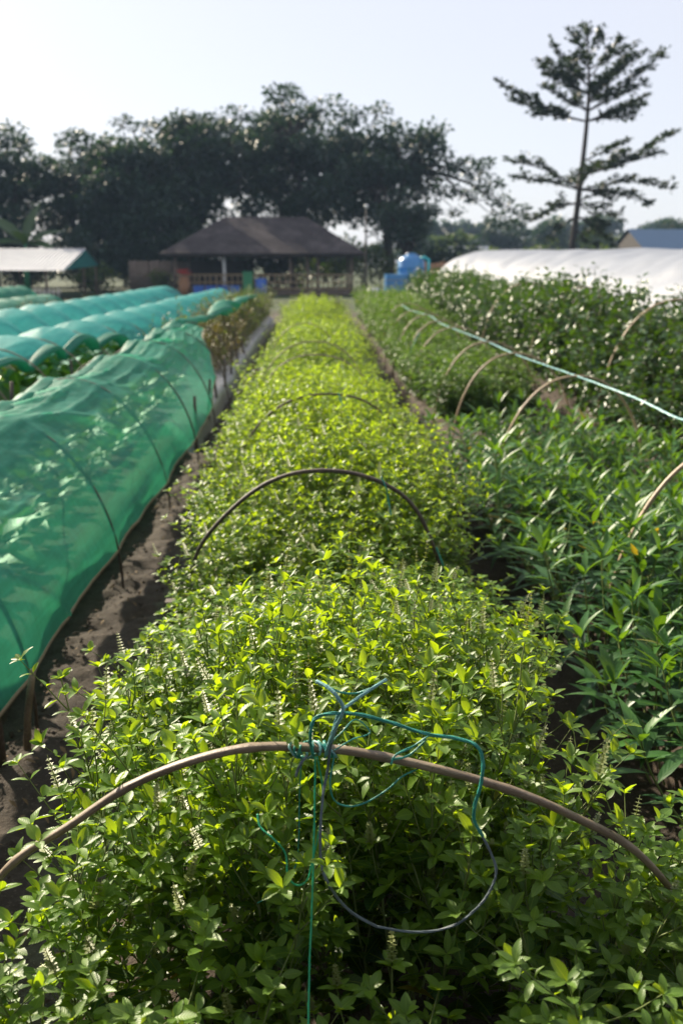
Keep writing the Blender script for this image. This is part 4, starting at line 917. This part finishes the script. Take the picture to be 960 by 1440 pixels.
br = empty('blue_roof_house', (25, 68, 0), 'house with a dull blue roof behind the white tunnel at right', 'house')
part(br, 'roof', Geo().add([(20.8, 64, 2.25), (31, 64, 2.25), (31, 72, 2.25), (20.8, 72, 2.25), (20.8, 68, 3.7), (31, 68, 3.7)], None, [(0, 1, 5, 4), (2, 3, 4, 5)]), 'blueroof')
part(br, 'gable', Geo().add([(20.95, 64.3, 2.2), (20.95, 71.7, 2.2), (20.95, 68, 3.6)], [(0, 1, 2)]), 'dark')  # shade put into the colour: dark so the sunlit end doesn't show bright
part(br, 'wall', Geo().box((26, 68, 1.1), (9.2, 7, 2.2)), 'wall')
sh2 = empty('small_shed', (15.5, 100, 0), 'tiny far shed with a pale blue roof beyond the plank fence', 'shed')
part(sh2, 'roof', Geo().add([(12.4, 97, 2.0), (17, 97, 2.0), (17, 102, 2.0), (12.4, 102, 2.0), (12.4, 99.5, 3.0), (17, 99.5, 3.0)], [(3, 0, 4), (1, 2, 5)], [(0, 1, 5, 4), (2, 3, 4, 5)]), 'tin')
part(sh2, 'wall', Geo().box((14.7, 99.5, 1.0), (4.2, 4.4, 2.0)), 'wall')

# ================================================================== TREES
def limb(p0, p1, r0, r1, g, seed, bend=.12):
    q = random.Random(seed); p0 = np.asarray(p0, float); p1 = np.asarray(p1, float); L = np.linalg.norm(p1 - p0)
    pts = [p0 + (p1 - p0) * t + np.array([q.gauss(0, bend), q.gauss(0, bend), q.gauss(0, bend * .6) + bend * 1.5 * math.sin(math.pi * t)]) * L * .35 * math.sin(math.pi * t) for t in np.linspace(0, 1, 8)]
    g.tube(pts, np.linspace(r0, r1, 8), 6, caps=False); return pts
def crown_leaves(clumps, nleaf, size, rg, flat=.5, w=.6):
    fr = []
    for (x, y, z, r) in clumps:
        n = max(8, int(nleaf * (r / 1.2) ** 2))
        d = unit(rg.normal(size=(n, 3))); q = rg.random(n)[:, None] ** .45
        off = d * q * r * np.array([1, 1, flat]); off[:, 2] += .1 * r * np.sin(off[:, 0] * 3 / r)
        P = np.array([x, y, z]) + off
        dd = unit(d * np.array([1, 1, .4]) + rg.normal(size=(n, 3)) * .6); nn = unit(np.array([0, 0, 1.0]) + rg.normal(size=(n, 3)) * .55)
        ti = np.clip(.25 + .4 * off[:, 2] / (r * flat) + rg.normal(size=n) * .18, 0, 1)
        fr.append(np.concatenate([P, dd, nn, (size * rg.uniform(.6, 1.25, n))[:, None], np.full((n, 1), w / .56), ti[:, None]], 1))
    return np.concatenate(fr)
def tree(name, label, loc, h, crown, nclump, rcl, nleaf, size, mat, seed, trunk_r=.25, fork=.35, extra=(), cat='tree', group=None, flat=.5, zmin=.0, shell=.5):
    """crown: (cx, cy, cz, rx, ry, rz) relative to the foot"""
    rg = np.random.default_rng(seed); root = empty(name, loc, label, cat, group)
    cx, cy_, cz, rx, ry, rz = crown; cl = []
    for k in range(nclump):
        d = unit(rg.normal(size=3)); q = rg.random() ** shell
        p = np.array([cx, cy_, cz]) + d * q * np.array([rx, ry, rz]) * (1 + .06 * rg.normal())
        if p[2] < zmin: p[2] = zmin + rg.random() * .6
        cl.append((*p, rcl * rg.uniform(.6, 1.3)))
    cl += list(extra)
    g = Geo(); fk = np.array([cx * .25, cy_ * .25, h * fork]); limb((0, 0, -.2), fk, trunk_r, trunk_r * .75, g, seed, .06)
    mains = []
    for k in range(7):
        a = k * 2.4; e = np.array([cx + math.cos(a) * rx * .45, cy_ + math.sin(a) * ry * .45, cz + rz * rg.uniform(-.3, .35)]); mains.append(limb(fk, e, trunk_r * .5, trunk_r * .22, g, seed + k)[-1])
    for k, c in enumerate(cl):
        m = min(mains + [fk], key=lambda q: np.linalg.norm(np.array(c[:3]) - q)); limb(m, c[:3], trunk_r * .2, .02, g, seed + 50 + k)
    link('trunk', g.mesh('trunk', M['bark']), root)
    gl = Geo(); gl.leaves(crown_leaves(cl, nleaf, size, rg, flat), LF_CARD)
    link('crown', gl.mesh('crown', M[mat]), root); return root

tree('shade_tree', 'huge dark spreading tree directly behind the thatched roof', (-1.0, 66, 0), 12.5, (-.5, 0, 7.6, 6.6, 4.5, 4.1), 150, 1.12, 190, .32, 'tree', 901, .42, .3, zmin=2.6)
tree('shade_tree', 'tall dark tree rising above the left half of the hut roof', (-7.0, 64, 0), 12, (-.2, 0, 7.2, 4.9, 3.6, 4.2), 112, 1.08, 190, .32, 'tree', 913, .36, .3, zmin=2.4)
ex = [(x, 0, z, r) for x, z, r in [(3.2, 6.9, 1.1), (4.2, 7.1, 1.1), (5.2, 6.7, 1.0), (6.0, 6.0, .9), (5.0, 5.6, .9), (6.6, 5.2, .85), (7.5, 4.7, .8), (7.9, 4.1, .65), (6.4, 4.2, .7), (3.4, 5.7, .9), (4.0, 4.5, .6), (7.2, 3.9, .55), (5.6, 7.2, .7), (3.0, 7.8, .8)]]
tree('shade_tree', 'dark tree throwing a long drooping limb out to the right of the hut', (4.6, 62, 0), 11, (-.6, 0, 6.7, 4.0, 3.2, 3.2), 88, 1.05, 190, .32, 'tree', 903, .34, .35, extra=ex, zmin=3.2)
tree('small_tree', 'compact dark round tree behind the blue water tank', (5.2, 57, 0), 5.4, (0, 0, 3.7, 1.7, 1.7, 1.6), 34, .75, 240, .26, 'tree', 904, .16, .3, zmin=2.0)
tree('shade_tree', 'broad dark tree behind the tin shed at the far left edge', (-19, 62, 0), 10, (0, 0, 5.6, 4.6, 3.6, 3.6), 88, 1.1, 190, .32, 'tree', 916, .3, .3, zmin=1.4)
tree('shade_tree', 'dense dark tree behind the banana plant', (-14, 64, 0), 10, (.3, 0, 5.5, 4.2, 3.6, 3.7), 88, 1.1, 190, .32, 'tree', 906, .3, .3, zmin=1.2)
tree('shade_tree', 'dark tree filling the gap between banana plant and hut', (-10.6, 61, 0), 8.5, (0, 0, 5.0, 3.2, 2.6, 3.6), 95, 1.1, 230, .32, 'tree', 907, .26, .3, zmin=.9)
tree('shade_tree', 'dark tree out beyond the left edge of the shed', (-25, 60, 0), 9, (0, 0, 5.0, 4.2, 4, 3.3), 60, 1.3, 220, .35, 'tree', 908, .3, .3, zmin=1.2)
tree('low_tree', 'low dark thicket tree behind the bamboo fence', (-8.6, 60, 0), 4.6, (0, 0, 2.5, 2.6, 1.5, 1.7), 34, .9, 200, .28, 'tree', 909, .14, .25, zmin=.5)
tree('low_tree', 'low dark thicket tree behind the hut back wall', (-4.6, 61.5, 0), 4, (0, 0, 2.2, 2.4, 1.4, 1.5), 30, .9, 200, .28, 'tree', 910, .14, .25, zmin=.5)
for i, (x, y, h, lab) in enumerate([(-.6, 62.5, 2.3, 'sunlit green shrub seen through the open middle of the hut'), (1.2, 62, 2.2, 'sunlit green shrub seen through the right half of the hut'), (2.9, 60, 3.0, 'light green shrub between the hut and the lamp post'), (4.0, 61, 2.6, 'light green shrub behind the blue square container'), (6.3, 62, 2.6, 'light green shrub behind the plank fence'), (-11.8, 56.5, 1.6, 'small sunlit shrub left of the bamboo fence')]):
    tree('shrub', lab, (x, y, 0), h, (0, 0, h * .52, 1.1, .9, h * .45), 18, .5, 170, .24, 'tree2', 920 + i, .05, .2, cat='shrub', zmin=.25)

for i, (x, h) in enumerate([(-24, 3.6), (-20.6, 3.4), (-17.4, 3.8), (-13.2, 3.4), (-10.4, 3.6), (-6.8, 3.6), (-2.4, 3.2), (8.2, 3.0)]):
    tree('thicket_shrub', '%s dark undergrowth shrub from the left, in the shade behind the %s' % ((['first'] + ORD[1:])[i], 'tin shed' if x < -11.5 else 'bamboo fence' if x < -6 else 'thatched hut' if x < 3 else 'plank fence'), (x, 58.5 + (i % 3) * .8, 0), h, (0, 0, h * .5, 2.1, 1.0, h * .48), 34, .75, 190, .26, 'tree', 930 + i, .06, .2, cat='shrub', group='undergrowth shrubs behind the %s' % ('tin shed' if x < -11.5 else 'bamboo fence' if x < -6 else 'thatched hut' if x < 3 else 'plank fence'), zmin=.3)

for i, x in enumerate((-26, -22.5, -19, -15.8, -12.4, -9.2, 1.0)):
    tree('thicket_shrub', '%s undergrowth shrub from the left in the darker back row under the big trees' % (['first'] + ORD[1:])[i], (x, 68 + (i % 2) * 1.5, 0), 3.4, (0, 0, 1.7, 2.3, 1.0, 1.6), 38, .8, 190, .3, 'tree', 1040 + i, .06, .2, cat='shrub', group='back row of undergrowth', zmin=.2)

# banana plant by the shed
bn = empty('banana_plant', (-15.5, 56, 0), 'banana plant with broad blades rising behind the tin shed', 'banana plant')
part(bn, 'stem', Geo().tube([(-15.5, 56, 0), (-15.5, 56, 1.5), (-15.45, 56, 2.6)], [.16, .13, .09], 10), 'greenpl', True)
blade = leaf_tpl(.26, .3, .18, .7, (0, .06, .2, .4, .6, .8, .93, 1.0))
for az, el, L, t_ in [(2.6, .8, 2.7, .8), (.3, .55, 2.3, .6), (-1.6, .5, 2.2, .5), (3.6, .25, 2.2, .4), (1.2, 1.0, 2.4, .6), (-.5, .15, 2.0, .4)]:
    d = np.array([math.cos(az) * math.cos(el), math.sin(az) * math.cos(el) * .5 - .3, math.sin(el)])
    part(bn, 'leaf', Geo().leaves([[-15.45, 56, 2.5, *unit(d), *unit(UP - d * .4 + np.array([0, -.5, 0])), L, 1.2, t_]], blade), 'banana', True)

# the tall tiered tree
tt = empty('tiered_tree', (12.6, 50, 0), 'tall slender tree with flat airy tiers above the white tunnel', 'tree')
g = Geo(); tp = spl([(12.5, 50, -.2), (12.62, 50, 2), (12.85, 50, 5), (13.02, 50, 8.1), (13.0, 50, 10), (12.8, 50, 12.0)], 26); g.tube(tp, np.linspace(.2, .035, 26), 8)
fr = []; q = random.Random(77)
def spray(b, e, w, n, r0, curve=.0):
    b = np.array(b, float); e = np.array(e, float); L = np.linalg.norm(e - b)
    pts = [b + (e - b) * t + np.array([0, 0, curve * math.sin(math.pi * t)]) for t in np.linspace(0, 1, 9)]; g.tube(pts, np.linspace(r0, .012, 9), 5, caps=False)
    sd = unit(np.cross(e - b, UP)); fw = unit(e - b)
    for k in range(max(4, int(L * 4.2))):
        t = .22 + .78 * (k + q.random()) / max(4, int(L * 4.2)); p = b + (e - b) * t + np.array([0, 0, curve * math.sin(math.pi * t)])
        s = q.choice((-1, 1)); l2 = w * q.uniform(.3, 1.0) * (1.15 - .6 * t)
        d2 = unit(fw * q.uniform(.3, 1.0) + sd * s * q.uniform(.2, 1.0) + UP * q.uniform(-.1, .5)); tip = p + d2 * l2
        g.tube([p, p + d2 * l2 * .5 + UP * .03, tip], [.014, .01, .005], 4, caps=False)
        for m in range(n):
            a = q.random(); c = p + d2 * l2 * a + np.array([q.gauss(0, .09), q.gauss(0, .09), q.gauss(0, .05)])
            dd = unit(d2 + np.array([q.gauss(0, .7), q.gauss(0, .7), q.gauss(0, .3)])); fr.append([*c, *dd, *unit(UP + np.array([q.gauss(0, .5), q.gauss(0, .5), 0])), q.uniform(.17, .31), 1.2, q.random() * .6])
def on(z): i = np.argmin(np.abs(tp[:, 2] - z)); return tp[i]
TI = [(5.2, (9.4, 49.5, 6.2), .3), (5.3, (9.9, 51, 5.6), .1), (5.4, (17.2, 50, 7.6), -.2), (5.5, (16.3, 49.3, 6.6), 0), (5.2, (17.4, 50.4, 5.1), .35), (5.0, (15.8, 48.8, 4.3), .2), (4.6, (14.9, 50, 3.6), .2), (4.4, (13.8, 49, 3.3), .1), (5.6, (15.3, 51.6, 6.9), 0), (6.0, (14.9, 50.3, 7.2), 0),
      (4.4, (11.2, 49.5, 3.9), .15), (4.2, (10.6, 50.3, 3.5), .2), (5.3, (12.8, 47.8, 5.7), .1), (5.2, (12.9, 52.2, 5.6), .1),
      (8.2, (8.8, 50, 10.1), -.25), (8.2, (10.4, 49.3, 8.3), .1), (8.3, (9.6, 50.6, 9.3), -.1), (8.4, (16.3, 50, 11.5), -.1), (8.4, (15.5, 49.5, 10.0), 0), (8.3, (15.8, 50.6, 9.1), .0), (8.2, (15.3, 50, 8.3), .1), (8.9, (15.0, 50.8, 11.7), 0), (9.2, (10.7, 50.3, 11.2), 0), (9.2, (10.9, 49.4, 10.3), 0),
      (9.6, (11.4, 50.5, 12.0), 0), (10.0, (14.2, 49.6, 12.1), 0), (8.8, (13.1, 48, 9.9), 0), (8.7, (12.8, 52, 9.8), 0), (10.6, (12.0, 49.6, 12.5), 0), (10.9, (13.3, 50.2, 12.6), 0), (9.4, (14.6, 51.3, 10.9), 0), (9.5, (11.5, 48.9, 10.8), 0), (11.2, (12.7, 50, 12.8), 0)]
TI += [(4.0, (13.9, 49.4, 2.9), .2), (3.8, (14.6, 50.6, 2.6), .2), (3.6, (11.7, 50, 2.9), .15), (3.4, (13.3, 49, 2.4), .1), (4.6, (13.9, 49.6, 4.9), .1), (4.8, (14.4, 50.4, 4.6), .1)]
for k in range(9):
    a = k * 2.4; z = 8.2 + 2.6 * k / 9; TI.append((z, (on(z)[0] + math.cos(a) * (2.6 - .06 * k), 50 + math.sin(a) * 2.0, z + 1.1 + .5 * math.sin(k * 1.7)), 0))
for z, e, cv in TI: spray(on(z), (e[0], e[1], e[2] if e[2] < 8 else 8 + (e[2] - 8) * .86), 1.15, 18, .05, cv)
link_t = g.mesh('trunk', M['bark']); o = link('trunk', link_t, tt); o.matrix_parent_inverse = Matrix.Translation(-tt.location)
gl = Geo(); gl.leaves(fr, LF_CARD); o = link('crown', gl.mesh('crown', M['tier']), tt); o.matrix_parent_inverse = Matrix.Translation(-tt.location)

# far trees beyond the garden, fading into the haze
far = [(12, 118, 4.8, 'hazy far tree just right of the drooping limb'), (17, 125, 5.8, 'hazy far tree left of the tall tiered tree'), (22.5, 120, 6.3, 'hazy far round tree left of the tiered trunk'), (28, 126, 7.0, 'hazy far tree right behind the tiered trunk'), (34, 122, 5.4, 'hazy far tree right of the tiered trunk'), (39, 110, 6.0, 'hazy far tree above the left end of the blue roof'),
       (41, 96, 6.8, 'far tree above the blue roof'), (38, 84, 6.4, 'far tree at the right edge behind the blue roof'), (8, 130, 4.5, 'pale far tree behind the compact dark tree'), (47, 110, 8, 'far tree beyond the right edge above the blue roof')]
for i, (x, y, h, lab) in enumerate(far):
    tree('far_tree', lab, (x, y, 0), h, (0, 0, h * .58, h * .52, h * .4, h * .36), 36, h * .16, 150, .42, 'tree2' if i % 3 == 1 else 'tree', 950 + i, .16, .3, group='far trees in the haze', zmin=.8)
for i, (x, y, h, lab) in enumerate([(12.0, 72, 2.9, 'green shrub behind the far end of the white tunnel'), (15.0, 74, 3.0, 'green shrub behind the white tunnel, left of the tiered trunk'), (20.2, 70, 3.2, 'green shrub behind the white tunnel, right of the tiered trunk'), (17.8, 76, 3.3, 'green shrub behind the white tunnel beside the tiered trunk'), (9.6, 70, 2.8, 'green shrub right of the plank fence')]):
    tree('shrub', lab, (x, y, 0), h, (0, 0, h * .5, 2.0, 1.2, h * .45), 22, .6, 150, .3, 'tree2', 980 + i, .06, .2, cat='shrub', zmin=.3)
for i in range(7):
    tree('far_tree', 'very distant pale tree on the horizon, %s from the left' % (['first'] + ORD[1:])[i], (20 + i * 11.0, 185 + 18 * math.sin(i * 2.3), 0), 9, (0, 0, 5, 7, 3, 4), 34, 2.0, 60, .9, 'tree', 1000 + i, .2, .3, group='horizon trees', zmin=1)

# ================================================================== HAZE
hz = NT('haze air'); v = hz.n('VolumePrincipled', {'Color': (.5, .7, 1.0, 1), 'Density': .00045, 'Anisotropy': .0})
hz.t.links.new(v.outputs[0], hz.out.inputs[1])
g = Geo(); g.box((0, 0, 8.0), (1300, 1300, 18.4))
stuff(tag(link('haze', g.mesh('haze', hz.m, False)), 'thin pale morning haze over the whole garden', 'haze'))
